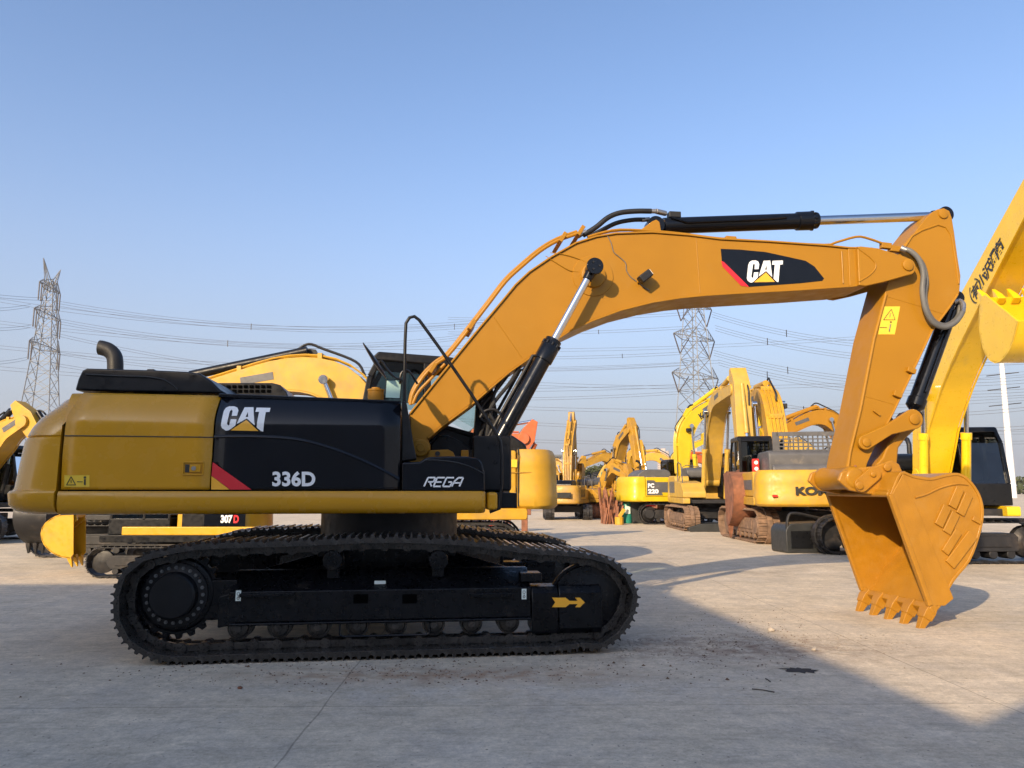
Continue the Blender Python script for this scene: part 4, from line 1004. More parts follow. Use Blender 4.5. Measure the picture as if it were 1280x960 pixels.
# ================================================================== BACKGROUND MACHINES
def rounded(pts, r, n=4):
    """round the corners of a closed 2-D polygon"""
    out=[]; m=len(pts)
    for i in range(m):
        p=Vector(pts[i]); a=(Vector(pts[i-1])-p); b=(Vector(pts[(i+1)%m])-p); q=min(r,a.length*.45,b.length*.45); a=p+a.normalized()*q; b=p+b.normalized()*q
        for k in range(n+1):
            t=k/n; out.append(tuple(a*(1-t)**2+p*2*t*(1-t)+b*t*t))
    return out
def digger(label, x, y, head, und=None, s=1.0, paint='worn_yellow', dark='grey_paint', track='muddy_track', hood='grey_paint',
           foot=(.25,1.75), bend=(1.9,4.3), tip=(5.2,4.4), stick_end=(5.0,1.5), bucket_a=-60, bucket_m=None, boomw=.6, cabm='satin_black', arm=True, cyl_m=None,
           grille=False, group='excavators parked across the yard', cw_h=1.15, bscale=1.0, boom_th=1.0, bend_w=.82, fine=True, stick_w=.7, tail=2.75, name='excavator', rail_m=None, pipe_m=None, bk=True, cw_z=1.02, bw=.6, nt=5, plate=True):
    und = head if und is None else und
    bucket_m = bucket_m or paint; cyl_m = cyl_m or paint; rail_m = rail_m or paint
    r = empty(name, (x,y,0), R(head)); tag(r, label, 'excavator', group)
    def B(mb, nm, m, par=r, bevel=.02, **k):
        mb.v = [(a*s,b*s,c*s) for a,b,c in mb.v]; return mb.build(nm, m, par, bevel=bevel*s if fine else 0, **k)
    du = R(und-head); RU = Matrix.Rotation(du,4,'Z')
    def BU(mb, nm, m, par=r, bevel=.015, **k):
        mb.v = [tuple(RU @ Vector(v)) for v in mb.v]; return B(mb, nm, m, par, bevel, **k)
    # tracks
    for sg in (1,-1):
        yc = sg*1.2; L2=2.05; rad=.44
        loop_=[(L2-.44+rad*math.cos(R(a)), .47+rad*math.sin(R(a))) for a in range(90,-91,-18)]+[(-L2+.44+rad*math.cos(R(a)), .47+rad*math.sin(R(a))) for a in range(-90,-271,-18)]
        per=[0]
        n=len(loop_)
        for i in range(n): per.append(per[-1]+(Vector(loop_[(i+1)%n])-Vector(loop_[i])).length)
        T=per[-1]; ns=46; mb=MB()
        for k in range(ns):
            q=k*T/ns
            for i in range(n):
                if per[i+1]>=q:
                    a,b_=Vector(loop_[i]),Vector(loop_[(i+1)%n]); t=(q-per[i])/(per[i+1]-per[i]); p=a.lerp(b_,t); d=(b_-a).normalized(); break
            nn=Vector((-d.y,d.x)); 
            if nn.dot(p-Vector((max(min(p.x,L2-.44),-L2+.44),.47)))<0: nn=-nn
            h=T/ns*.46; mid=Vector((p.x,yc,p.y)); D=Vector((d.x,0,d.y)); N=Vector((nn.x,0,nn.y)); Y=Vector((0,.29,0))
            vs=[]
            for tt,hh in ((-h,-.03),(h,-.03),(h,.0),(h*.3,.0),(h*.15,.03),(-h*.15,.03),(-h*.3,0),(-h,0)):
                for sy in (-1,1): vs.append(mid+D*tt+N*hh+Y*sy)
            mb.add(vs,[(2*i,2*i+1,(2*i+3)%16,(2*i+2)%16) for i in range(8)]+[tuple(range(0,16,2)),tuple(range(15,0,-2))])
        inner=offs([*loop_,loop_[0]],.05)
        for i in range(n):
            a=inner[i];b_=inner[(i+1)]
            mb.bar((a[0],yc,a[1]),(b_[0],yc,b_[1]),.14,.05)
        BU(mb,'track_belt',track,bevel=0)
        f=MB(); f.prism(rounded([(-1.35,.26),(1.35,.26),(1.5,.45),(1.3,.66),(-1.3,.66),(-1.5,.45)],.05),yc-.2,yc+sg*0+.2)
        f.box(-1.2,1.2,yc+sg*.2,yc+sg*.23,.36,.60)
        for k in range(7): f.cyl((-1.2+k*.4,yc-.19,.2),(-1.2+k*.4,yc+.19,.2),.10,n=12)
        fo=BU(f,'track_frame',track)
        f=MB(); f.lathe((L2-.44,yc+sg*.02,.47),(0,sg,0),[(0,.34),(.10,.34),(.11,.28),(.14,.1)],n=20); BU(f,'idler_wheel',track,fo,0)
        f=MB(); f.lathe((-L2+.44,yc+sg*.02,.47),(0,sg,0),[(0,.36),(.12,.34),(.2,.22),(.24,.2)],n=20); BU(f,'sprocket',track,fo,0)
    f=MB(); f.box(-.8,.8,-1.0,1.0,.45,.85); f.cyl((0,0,.85),(0,0,1.08),.62,n=24); BU(f,'car_body','dark_steel')
    # deck and side skirts
    f=MB(); f.box(-tail+.7,1.55,-1.15,1.15,1.05,1.2); B(f,'deck','dark_steel')
    for sg in (1,-1):
        f=MB(); f.prism(rounded([(-tail+.55,1.04),(1.75,1.04),(1.75,1.26),(-tail+.55,1.26)],.06),min(sg*1.1,sg*1.38),max(sg*1.1,sg*1.38)); B(f,'side_skirt',rail_m)
    # counterweight
    def cwring(z, k):
        pts=[(-tail+.75,-1.36+k)]+[(-tail+.42-.42*math.sin(R(a))+k*.6, -.92+k*.5-.44*math.cos(R(a))) for a in range(0,76,15)]
        e=pts[-1]; pts+=[(e[0]-.12*(1-(2*t-1)**2), e[1]*(1-2*t)) for t in (.15,.3,.5,.7,.85)]
        pts+=[(px_,-py_) for px_,py_ in reversed(pts[:7])]
        return [Vector((a,b_,z)) for a,b_ in pts]
    z0_=cw_z; zt_=z0_+cw_h
    f=MB().loft([cwring(z0_,.10),cwring(z0_+.06,.01),cwring(z0_+.3,0),cwring(z0_+.32,.02),cwring(zt_-.35,.03),cwring(zt_-.12,.06),cwring(zt_,.16)])
    cwo=B(f,'counterweight',paint,ang=40)
    # side boxes
    for sg,x1 in ((1,-.55),(-1,-.35)):
        f=MB(); f.prism(rounded([(-tail+.77,1.27),(x1,1.27),(x1,zt_-.15),(x1-.1,zt_-.03),(-tail+.77,zt_-.03)],.05),min(sg*.75,sg*1.34),max(sg*.75,sg*1.34)); so_=B(f,'side_panel',paint,bevel=.03)
        f=MB(); f.box(-tail+.9,x1-.15,sg*1.343,sg*1.35,1.45,zt_-.25); B(f,'vent_panel',hood,so_,bevel=0)
    f=MB(); f.prism(rounded([(-tail+.55,zt_-.1),(-.6,zt_-.1),(-.6,zt_+.22),(-.8,zt_+.34),(-tail+.9,zt_+.34),(-tail+.55,zt_+.1)],.12),-.8,.85); B(f,'engine_hood',hood,bevel=.05)
    f=MB(); f.tube([(-tail+1.1,.5,zt_+.3),(-tail+1.1,.5,zt_+.62),(-tail+1.0,.5,zt_+.75),(-tail+.88,.5,zt_+.78)],.06,n=12); B(f,'exhaust_pipe','rubber',bevel=0)
    # right front tank / step
    f=MB(); f.prism(rounded([(-.33,1.27),(1.6,1.27),(1.6,1.5),(1.1,1.85),(-.33,1.95)],.05),-1.34,-.45); B(f,'tank',paint,bevel=.03)
    f=MB(); f.tube([(-.2,-1.25,1.9),(-.2,-1.25,2.6),(0,-1.25,2.7),(.7,-1.25,2.6),(1.0,-1.25,1.85)],.022,n=6); B(f,'handrail',dark,bevel=0)
    # cab
    a0,a1=-.35,1.45; yb,yt=.40,1.36
    prof=[(a0,1.27),(a0,2.9),(a0+.15,3.02),(a1-.45,3.02),(a1-.2,2.7),(a1+.05,1.95),(a1+.05,1.27)]
    f=MB(); f.prism([(a0,1.27),(a0,1.75),(a1+.05,1.75),(a1+.05,1.27)],yb,yt); cb_=B(f,'cab_body',cabm)
    f=MB(); f.prism([(a0,2.86),(a0+.12,3.03),(a1-.42,3.03),(a1-.33,2.9)],yb-.02,yt+.02); B(f,'cab_roof',cabm,cb_,bevel=.04)
    f=MB()
    for yy in (yb+.04,yt-.04):
        f.bar((a0+.04,yb+.04,1.8),(a0+.04,yt-.04,1.8),.06); f.bar((a1-.42,yb+.04,2.95),(a1-.42,yt-.04,2.95),.06); f.bar((a0+.04,yy,2.95),(a1-.42,yy,2.95),.06)
        for p,q in (((a0+.04,1.7),(a0+.04,2.95)),((.45,1.7),(.42,2.95)),((a1-.42,2.95),(a1-.2,2.65)),((a1-.2,2.65),(a1,1.75))):
            f.bar((p[0],yy,p[1]),(q[0],yy,q[1]),.08,.08,up=(0,1,0))
    B(f,'cab_frame',cabm,cb_,bevel=.01)
    f=MB(); 
    for yy in (yb+.03,yt-.03): f.add([(a0+.05,yy,1.75),(a1,yy,1.75),(a1-.2,yy,2.65),(a1-.42,yy,2.9),(a0+.05,yy,2.9)],[(0,1,2,3,4)])
    f.add([(a1,yb+.06,1.75),(a1,yt-.06,1.75),(a1-.2,yt-.06,2.65),(a1-.2,yb+.06,2.65)],[(0,1,2,3)]); f.add([(a0+.02,yb+.06,1.8),(a0+.02,yt-.06,1.8),(a0+.02,yt-.06,2.85),(a0+.02,yb+.06,2.85)],[(0,1,2,3)])
    B(f,'window','dark_glass',cb_,bevel=0)
    f=MB(); f.box(.0,.5,.65,1.1,1.7,1.85); f.box(-.08,.05,.67,1.08,1.85,2.5); B(f,'driver_seat','seat_fabric',cb_)
    if not arm: return r
    # boom
    F,Bp,T=Vector(foot),Vector(bend),Vector(tip)
    cl=[]; W_=[]
    C = Bp + ((Bp-F)*.13+(Bp-T)*.10)
    P1=C+(F-C)*.42; P2=C+(T-C)*.38
    N=20
    for i in range(N+1):
        t=i/N
        if t<.2: q=F.lerp(P1,t/.2)
        elif t<.65: u=(t-.2)/.45; q=P1*(1-u)**2+C*2*u*(1-u)+P2*u*u
        else: q=P2.lerp(T,(t-.65)/.35)
        cl.append(q); W_.append((.17+.25*math.sin(min(1,t/.38)*math.pi/2) if t<.38 else .42-.23*((t-.38)/.62)**.9)*boom_th*.93)
    up_=[];lo_=[]
    for i in range(N+1):
        d=(cl[min(i+1,N)]-cl[max(i-1,0)]).normalized(); n_=Vector((-d.y,d.x)); up_.append(cl[i]+n_*W_[i]*.95); lo_.append(cl[i]-n_*W_[i]*.95)
    f=MB(); hb_=boomw/2
    f.prism([tuple(p) for p in up_]+[tuple(p) for p in reversed(lo_)],-hb_,hb_)
    for e,rr_ in ((F,.2),(T,.2)): f.cyl((e.x,-hb_-.02,e.y),(e.x,hb_+.02,e.y),rr_,n=16)
    bo_=B(f,'boom',paint,bevel=.015)
    f=MB()
    for yy in (-.16,-.05,.06,.17): f.tube([Vector((p.x,yy,p.y)) for p in offv(up_[1:-1],.07)],.022,n=6)
    B(f,'hydraulic_pipe',pipe_m or paint,bo_,bevel=0)
    if fine:
        for ii in (4,9,14):
            q=up_[ii]; f=MB(); f.box(q.x-.05,q.x+.05,-.22,.22,q.y-.02,q.y+.12); B(f,'pipe_clamp',paint,bo_,bevel=.01)
        q=cl[12]; dq=(cl[13]-cl[11]).normalized()
        for sg in (1,-1):
            if plate: f=MB(); f.bar((q.x,sg*(hb_+.004),q.y),(q.x+dq.x*.7,sg*(hb_+.004),q.y+dq.y*.7),.16,.006,up=(0,1,0)); B(f,'name_plate','grey_paint',bo_,bevel=0)
            f=MB(); f.strip([tuple(p) for p in lo_],min(sg*hb_,sg*(hb_+.03)),max(sg*hb_,sg*(hb_+.03)),.03,-1); B(f,'boom_flange',paint,bo_,bevel=0)
        q=cl[7]; f=MB(); f.box(q.x-.1,q.x+.1,-hb_-.22,-hb_-.05,q.y-.08,q.y+.08); f.bar((q.x,-hb_,q.y),(q.x,-hb_-.1,q.y),.06); B(f,'work_lamp','rubber',bo_)
    # boom cylinders
    k=int(N*.42); att=cl[k]-(Vector((-(cl[k+1]-cl[k-1]).y,(cl[k+1]-cl[k-1]).x)).normalized())*.05; base=Vector((foot[0]+.65,1.25))
    d=(att-base); dn=d.normalized(); gl=base+dn*min(d.length*.62,2.0)
    for sg in (1,-1):
        yy=sg*(hb_+.14); f=MB(); f.cyl((base.x,yy,base.y),(gl.x,yy,gl.y),.095,n=14); f.cyl((gl.x-dn.x*.15,yy,gl.y-dn.y*.15),(gl.x,yy,gl.y),.115,n=14)
        f.tube([(gl.x+.12,yy,gl.y-.1),(base.x+.14,yy,base.y+.4)],.02,n=6)
        o_=B(f,'boom_cylinder',cyl_m,bevel=0); f=MB(); f.cyl((gl.x,yy,gl.y),(att.x,yy,att.y),.05,n=12); f.cyl((att.x,yy-.07,att.y),(att.x,yy+.07,att.y),.10,n=12); B(f,'cylinder_rod','chrome',o_,bevel=0)
    # stick
    E=Vector(stick_end); d=(E-T).normalized(); n_=Vector((-d.y,d.x))
    if n_.dot(T-F)<0 : n_=-n_              # n_ points away from the machine
    L_=(E-T).length; bk_=T-d*.75+n_*.05
    pts_=[bk_-n_*.10, bk_+n_*.12, T-d*.1+n_*.38*stick_w/.7, T+d*L_*.45+n_*.28, E+n_*.13, E-n_*.13, T+d*L_*.5-n_*.16, T-n_*.22, T-d*.35-n_*.18]
    f=MB(); f.prism([tuple(p) for p in pts_],-hb_*stick_w,hb_*stick_w); st_=B(f,'stick',paint,bevel=.015)
    # stick cylinder on top of boom
    a=up_[int(N*.5)]+Vector((0,.18)); e=bk_; dd=(e-a); dn=dd.normalized(); g2=a+dn*dd.length*.62
    f=MB(); f.cyl((a.x,0,a.y),(g2.x,0,g2.y),.10,n=14); f.prism([tuple(a+Vector((-.15,.05))),tuple(a+Vector((.1,.08))),tuple(a+Vector((.2,-.35))),tuple(a+Vector((-.35,-.30)))],-.16,-.11); o_=B(f,'stick_cylinder',cyl_m,bevel=0)
    f=MB(); f.cyl((g2.x,0,g2.y),(e.x,0,e.y),.055,n=12); B(f,'cylinder_rod','chrome',o_,bevel=0)
    f=MB(); f.tube([Vector((p.x,-.1,p.y)) for p in crv2v([up_[int(N*.30)]+(up_[int(N*.30)]-cl[int(N*.30)]).normalized()*.08,up_[int(N*.38)]+(up_[int(N*.38)]-cl[int(N*.38)]).normalized()*.2,up_[int(N*.45)]+Vector((0,.26)),a+Vector((.0,.17)),a+dn*.25+Vector((0,.10))])],.03,n=8); B(f,'hydraulic_hose','rubber',bo_,bevel=0)
    f=MB(); q=up_[-2]; f.tube([Vector((p.x,.18,p.y)) for p in crv2v([q,q+Vector((.3,.25)),T+n_*.5+d*.1,T+n_*.42+d*.7])],.03,n=8); B(f,'hydraulic_hose','rubber',st_,bevel=0)
    # bucket cylinder on the back of the stick
    a=T+n_*.45-d*.05; e=E+n_*.42-d*.45; dn=(e-a).normalized(); g2=a+dn*(e-a).length*.65
    f=MB(); f.cyl((a.x,0,a.y),(g2.x,0,g2.y),.075,n=12); o_=B(f,'bucket_cylinder',cyl_m,bevel=0); f=MB(); f.cyl((g2.x,0,g2.y),(e.x,0,e.y),.045,n=10); B(f,'cylinder_rod','chrome',o_,bevel=0)
    lk=E-d*.45
    for sg in (1,-1):
        f=MB(); f.bar((lk.x,sg*(hb_*stick_w+.03),lk.y),(e.x,sg*(hb_*stick_w+.03),e.y),.14,.05,up=(0,1,0)); B(f,'bucket_link',paint)
    if bk:
        bucket_part(B, r, E, bucket_a, bscale, bucket_m, e, nt, bw)
    return r
def offv(path,t):
    return [Vector(p) for p in offs([tuple(p) for p in path],t)]
def crv2v(pts): return [Vector((p.x,p.y)) for p in crv([Vector((a.x,a.y,0)) for a in pts],5)]
def bucket_part(B, r, E, ang, sc, m, link=None, nt=5, w=.60):
    """bucket hung from E; ang = direction (deg) from the pin to the teeth tips, opening to the left of it"""
    ca,sa=math.cos(R(ang)),math.sin(R(ang))
    def tr(a,b): a*=sc;b*=sc; return (E.x+a*ca-b*sa, E.y+a*sa+b*ca)
    # local: a along to the teeth, b to the back side (left of direction)
    side_=[tr(*p) for p in ((-.1,-.12),(1.15,-.10),(1.28,.02),(1.15,.42),(.92,.72),(.6,.90),(.25,.88),(.0,.62),(-.12,.25))]
    ww=w*sc
    path=[tr(*p) for p in ((1.28,.02),(1.22,.25),(1.15,.42),(1.05,.58),(.92,.72),(.77,.83),(.6,.90),(.42,.92),(.25,.88),(.10,.77),(.0,.62),(-.08,.45),(-.12,.25),(-.1,-.12))]
    f=MB(); f.strip(path,-ww,ww,.035,1); bo_=B(f,'bucket',m,bevel=0)
    for sg in (1,-1): f=MB(); f.prism(side_,min(sg*ww,sg*(ww-.03)),max(sg*ww,sg*(ww-.03))); B(f,'side_plate',m,bo_,bevel=.01)
    for i in range(nt):
        y=-ww+.07*sc+(2*ww-.14*sc)*i/(nt-1); f=MB()
        p0=tr(1.18,.06); p1=tr(1.55,-.02)
        a=Vector((p0[0],y,p0[1])); b_=Vector((p1[0],y,p1[1])); dd=(b_-a); nn=Vector((-dd.z,0,dd.x)).normalized()
        rings=[[a+dd*t+Vector((0,sx*h1*sc,0))+nn*sz*h2*sc for sx,sz in ((-1,-1),(1,-1),(1,1),(-1,1))] for t,h1,h2 in ((0,.07,.07),(.4,.06,.06),(1,.03,.012))]
        f.loft(rings); B(f,'bucket_tooth',m,bo_,bevel=.008)
    for sg in (1,-1):
        f=MB(); f.prism([tr(*p) for p in ((-.2,-.12),(.1,-.18),(.35,.2),(.1,.55),(-.18,.35))],min(sg*.26*sc,sg*.20*sc),max(sg*.26*sc,sg*.20*sc))
        B(f,'bucket_ear',m,bo_,bevel=.01)
    return bo_
def text_on(par, s, at, ex_, ey_, m='ink_and_shade', name='lettering', bold=.02, shear=0): return lettering(s, at, ex_, ey_, m, par, name, bold, shear)
def child(r, nm): return next(c for c in r.children if c.name.split('.')[0]==nm)

def plane_pt(x,y,head,px,py):
    """pixel -> (forward, z) in the upright centre plane of a machine standing at x,y"""
    d=ray(px,py); h=R(head); U=Vector((math.cos(h),math.sin(h))); n_=Vector((-U.y,U.x)); t=(x*n_.x+y*n_.y)/(d.x*n_.x+d.y*n_.y)
    return ((d.x*t-x)*U.x+(d.y*t-y)*U.y, CAMZ+d.z*t)
# ---- bright yellow machine on the right, facing the camera
m1 = digger('large bright yellow excavator at the right edge, boom raised with black writing along it', 9.75, 18.6, -96, und=-178, paint='bright_yellow', dark='satin_black', track='dark_steel', hood='satin_black',
    foot=(.7,1.9), bend=(1.8,3.95), tip=(6.9,7.15), stick_end=(5.85,4.4), bucket_a=143, bscale=.98, boom_th=1.36, plate=False, pipe_m='paint', boomw=.62, cabm='satin_black', group='excavators parked across the yard')
# ---- machine seen from behind
m2 = digger('yellow excavator seen from behind, dark letters on its counterweight, grilled grey hood and red lamp', 8.9, 25.2, 83, und=90, s=1.1, paint='worn_yellow', dark='grey_paint', hood='grey_paint',
    foot=(.3,2.0), bend=(1.9,4.3), tip=(4.9,4.3), stick_end=(5.3,1.8), bucket_a=-80, cw_h=.95, tail=3.0)
m3 = digger('faded yellow excavator facing us with a big rusty bucket on the ground', 8.1, 31.8, -93, und=-90, paint='pale_yellow', dark='grey_paint',
    foot=(.3,1.9), bend=(2.0,4.7), tip=(5.6,5.0), stick_end=(6.3,2.0), bucket_a=-84, bscale=1.25, bucket_m='rust', boom_th=.9, stick_w=.9)
m4 = digger('lemon yellow excavator in side view with a name along its raised boom', 7.9, 37.0, 8, und=0, paint='lemon_yellow', dark='grey_paint', track='dark_steel',
    foot=(.2,1.9), bend=(.6,4.7), tip=(3.4,6.5), stick_end=(4.5,4.2), bucket_a=-120, boom_th=.95)
m5 = digger('small amber excavator seen from behind with its boom pointing straight up', 2.95, 42.0, 74, und=90, s=.82, paint='dirty_yellow', hood='satin_black', track='dark_steel',
    foot=(.2,1.75), bend=(.9,4.6), tip=(2.0,6.5), stick_end=(2.7,3.6), bucket_a=-100, cabm='dirty_yellow')
m6 = digger('old amber excavator with its arm folded low, right of the small upright one', 4.9, 43.5, -60, und=-90, s=.85, paint='dirty_yellow', track='dark_steel',
    foot=(.2,1.75), bend=(1.5,3.2), tip=(3.0,2.7), stick_end=(3.2,.9), bucket_a=-110, cabm='teal_paint')
m7 = digger('ochre excavator in the far middle, crooked arm standing beside the gas cylinder and bins', 5.65, 44.0, -70, und=-90, s=.9, paint='dirty_yellow', track='rust',
    foot=(.2,1.75), bend=(1.2,4.4), tip=(2.8,5.3), stick_end=(3.6,2.6), bucket_a=-110)
m8 = digger('amber excavator behind the hooded one, only its sloping boom showing left of the arm', 16.5, 36.0, 184, und=180, paint='paint',
    foot=(.3,2.0), bend=(1.8,4.9), tip=(5.4,3.5), stick_end=(4.6,1.4), bucket_a=-90)
m9 = digger('yellow excavator behind the black bonnet, facing left, arched boom and round counterweight showing', -1.9, 16.4, 180, und=180, paint='worn_yellow', hood='satin_black', track='dark_steel',
    foot=(.25,1.85), bend=(2.1,4.0), tip=(6.0,3.25), stick_end=(4.9,2.2), bucket_a=-170, cyl_m='satin_black', boom_th=1.12, cw_z=1.24, cw_h=1.17)
m10 = digger('orange excavator further back, its boom end rising above the round yellow counterweight', -2.5, 23.0, 0, und=0, s=.85, paint='orange_paint', track='dark_steel', hood='satin_black',
    foot=(.2,1.75), bend=(1.6,3.35), tip=(3.35,3.65), stick_end=(2.7,2.4), bucket_a=-160)
m11 = digger('small yellow and black mini excavator seen beneath the side rail, its narrow bucket hanging left', -6.6, 15.4, 180, und=180, s=.62, paint='golden', hood='satin_black', track='dark_steel',
    foot=(.3,1.6), bend=(1.3,3.8), tip=(2.8,4.2), stick_end=(3.25,1.75), bucket_a=-95, bscale=1.0, cabm='satin_black', bw=.36, nt=3, rail_m='satin_black')
m12 = digger('teal excavator at the left edge with a dark grey toothed bucket hanging by the counterweight', -9.9, 20.0, -92, und=-178, s=.84, paint='teal_paint', hood='teal_paint', track='dark_steel', cabm='grey_paint',
    foot=(.3,1.8), bend=(1.5,2.9), tip=(3.3,2.9), stick_end=(3.7,1.62), bucket_a=-80, bucket_m='dark_steel', bscale=.85, bw=.5)
m13 = digger('yellow excavator behind the teal one, its arm linkage reaching into view at the left edge', -17.3, 24.5, -10, und=0, paint='worn_yellow', track='dark_steel',
    foot=(.3,1.8), bend=(1.2,3.2), tip=(2.1,3.7), stick_end=(3.2,2.4), bucket_a=-30, cyl_m='satin_black')
m14 = digger('distant amber excavator with a bent arm in front of the white sheds', 9.3, 62.0, 200, und=180, paint='dirty_yellow', foot=(.2,1.8), bend=(1.8,4.0), tip=(4.0,3.4), stick_end=(4.4,1.6), bucket_a=-100, fine=False)
m15 = digger('distant yellow excavator in front of the tower blocks, half hidden by the lemon one', 13.0, 58.0, 170, und=180, paint='worn_yellow', foot=(.2,1.8), bend=(1.8,3.9), tip=(4.2,3.6), stick_end=(4.5,1.6), bucket_a=-100, fine=False)
m16 = digger('distant tan excavator between the upright small one and the bare tree', 7.0, 66.0, -30, und=0, paint='pale_yellow', foot=(.2,1.8), bend=(1.6,3.4), tip=(3.8,3.0), stick_end=(4.1,1.2), bucket_a=-100, fine=False)

more = [('rusty amber excavator far back, arm stretched low towards the left of the gas cylinder', 3.9, 56, 190, 'dirty_yellow', (1.7,3.9),(4.3,3.3),(4.6,1.3), .85),
 ('far excavator with a tall folded arm between the upright small one and the lemon one', 8.0, 55, -70, 'worn_yellow', (1.2,4.6),(2.9,5.4),(3.6,2.8), .8),
 ('far orange excavator peeping over the lemon bonnet', 10.6, 52, 20, 'orange_paint', (1.6,3.9),(4.0,3.7),(4.4,1.6), .9),
 ('far yellow excavator with raised boom just left of the faded yellow boom', 13.0, 66, 10, 'lemon_yellow', (1.3,4.6),(4.0,6.0),(5.0,3.6), .95),
 ('far tan excavator standing behind the grilled hood', 20.5, 50, 185, 'pale_yellow', (1.6,4.2),(4.4,3.9),(4.7,1.6), 1.0),
 ('far amber excavator at the end of the row by the white sheds', 6.3, 78, 160, 'dirty_yellow', (1.6,4.0),(4.0,3.6),(4.4,1.6), 1.0),
 ('farthest yellow excavator below the tower blocks', 14.5, 84, 200, 'worn_yellow', (1.6,4.4),(4.4,4.6),(4.8,2.0), 1.0)]
for lb_,x_,y_,h_,pt_,bd_,tp_,se_,sc_ in more:
    digger(lb_, x_, y_, h_, und=180, s=sc_, paint=pt_, track='rust', foot=(.2,1.8), bend=bd_, tip=tp_, stick_end=se_, bucket_a=-100, fine=False)
# ---- particular details
cwp = child(m2,'counterweight')
text_on(cwp,'KOMATSU',(-3.46,.50,1.45),(0,-1.9,0),(0,0,.24),bold=.05)
MB().box(-3.40,-3.36,.98,1.12,1.40,1.46).build('rear_reflector','red_plastic',cwp)
k=MB(); k.prism(rounded([(-2.6,2.1),(-.8,2.1),(-.8,2.62),(-1.0,2.75),(-2.5,2.75),(-2.6,2.65)],.06),-1.15,1.02); gh=k.build('hood_guard_base','grey_paint',m2,bevel=.05)
k=MB()
for yy in [(-1.0+.14*i) for i in range(13)]: k.bar((-2.45,yy,2.74),(-2.45,yy,3.2),.035)
for zz in (2.76,2.87,2.98,3.09): k.bar((-2.45,-1.0,zz),(-2.45,.72,zz),.045,.035)
k.box(-2.48,-2.42,-1.12,-.96,2.7,3.3); k.box(-2.48,-2.42,.70,.86,2.7,3.3); k.box(-2.48,-2.42,-1.0,.75,3.18,3.3)
k.build('hood_guard','grey_paint',m2)
k=MB(); k.box(-1.5,-1.3,1.08,1.28,2.12,2.55); k_=k.build('warning_lamp_box','red_plastic',m2,bevel=.03)
for zz in (2.24,2.43): MB().cyl((-1.51,1.18,zz),(-1.48,1.18,zz),.06,n=16).build('lamp_lens','lens',k_)
bx4 = child(m4,'side_panel')
k=MB().prism([(-1.95,1.32),(-1.2,1.32),(-1.35,1.75),(-1.6,2.0),(-1.95,2.0)],-1.357,-1.352).build('badge_panel','grey_paint',child(m4,'side_panel'))
text_on(k,'PC',(-1.9,-1.361,1.66),(.30,0,0),(0,0,.2),'white_mark',bold=.05); text_on(k,'220',(-1.9,-1.361,1.40),(.5,0,0),(0,0,.2),'white_mark',bold=.05)
k = MB().box(-2.0,-.9,-1.357,-1.352,1.45,2.0)
# name along the boom of the lemon machine (right side of it faces the camera)
b4 = child(m4,'boom'); dvec=Vector((2.8,0,1.8)).normalized(); upv=Vector((-dvec.z,0,dvec.x))
text_on(b4,'KOMATSU',Vector((1.1,-.306,5.03))-upv*.14, dvec*1.5, upv*.30, bold=.05)
b3 = child(m3,'boom')
b1 = child(m1,'boom')
# writing along the big raised boom (its right flank)
def on1(px,py): q=plane_pt(9.75-.31,18.6,-96,px,py); return q
qa,qb=on1(1221,363),on1(1250,310); dvec=Vector((qb[0]-qa[0],0,qb[1]-qa[1])).normalized(); upv=Vector((-dvec.z,0,dvec.x))
for ch,(px,py) in zip('有小沢通商',((1221,363),(1229,350),(1236,337),(1243,323),(1250,310))):
    u_,z_=on1(px,py); g_=.32
    text_on(b1,ch,Vector((u_,-.316,z_))-dvec*g_/2-upv*g_/2, dvec*g_, upv*g_, bold=.03)
u_,z_=on1(1221,363)
for sg in (1,-1):
    MB().tube([Vector((u_,-.314,z_))+dvec*(.21*sg*math.cos(R(a)))+upv*.25*math.sin(R(a)) for a in range(-55,56,11)],.012,n=5).build('bracket_mark','ink_and_shade',b1)
s11 = child(m11,'side_panel')
pnl = MB().box(-1.62,-.85,1.36*.62,1.366*.62,.94,1.25).build('badge_panel','gloss_black',s11)
MB().box(-1.95,.66,.85,.885,.78,.935).build('lower_skirt','golden',m11,bevel=.03)
text_on(pnl,'307',(-1.16,.85,1.0),(-.22,0,0),(0,0,.15),'white_mark',bold=.05)
text_on(pnl,'D',(-1.40,.85,1.0),(-.10,0,0),(0,0,.15),'red_mark',bold=.05)
c9 = child(m9,'counterweight')
MB().box(-2.0,-1.75,1.362,1.366,2.05,2.2).build('warning_sticker','sticker_yellow',c9)
MB().tube([(-2.02,1.365,1.3),(-2.02,1.36,2.3),(-2.02,1.22,2.42)],.012,n=5).build('panel_seam','ink_and_shade',c9)
MB().tube([(-2.7,.98,1.95),(-2.45,1.25,1.95),(-2.2,1.35,1.95),(-1.2,1.365,1.95)],.010,n=5,smooth=3).build('crease_shade','dirty_yellow',c9)  # darker yellow tube painted as the shade along the bend
c5 = child(m5,'counterweight'); MB().box(-2.44,-2.40,-.75,.75,1.15,1.42).build('rear_grille','satin_black',c5)
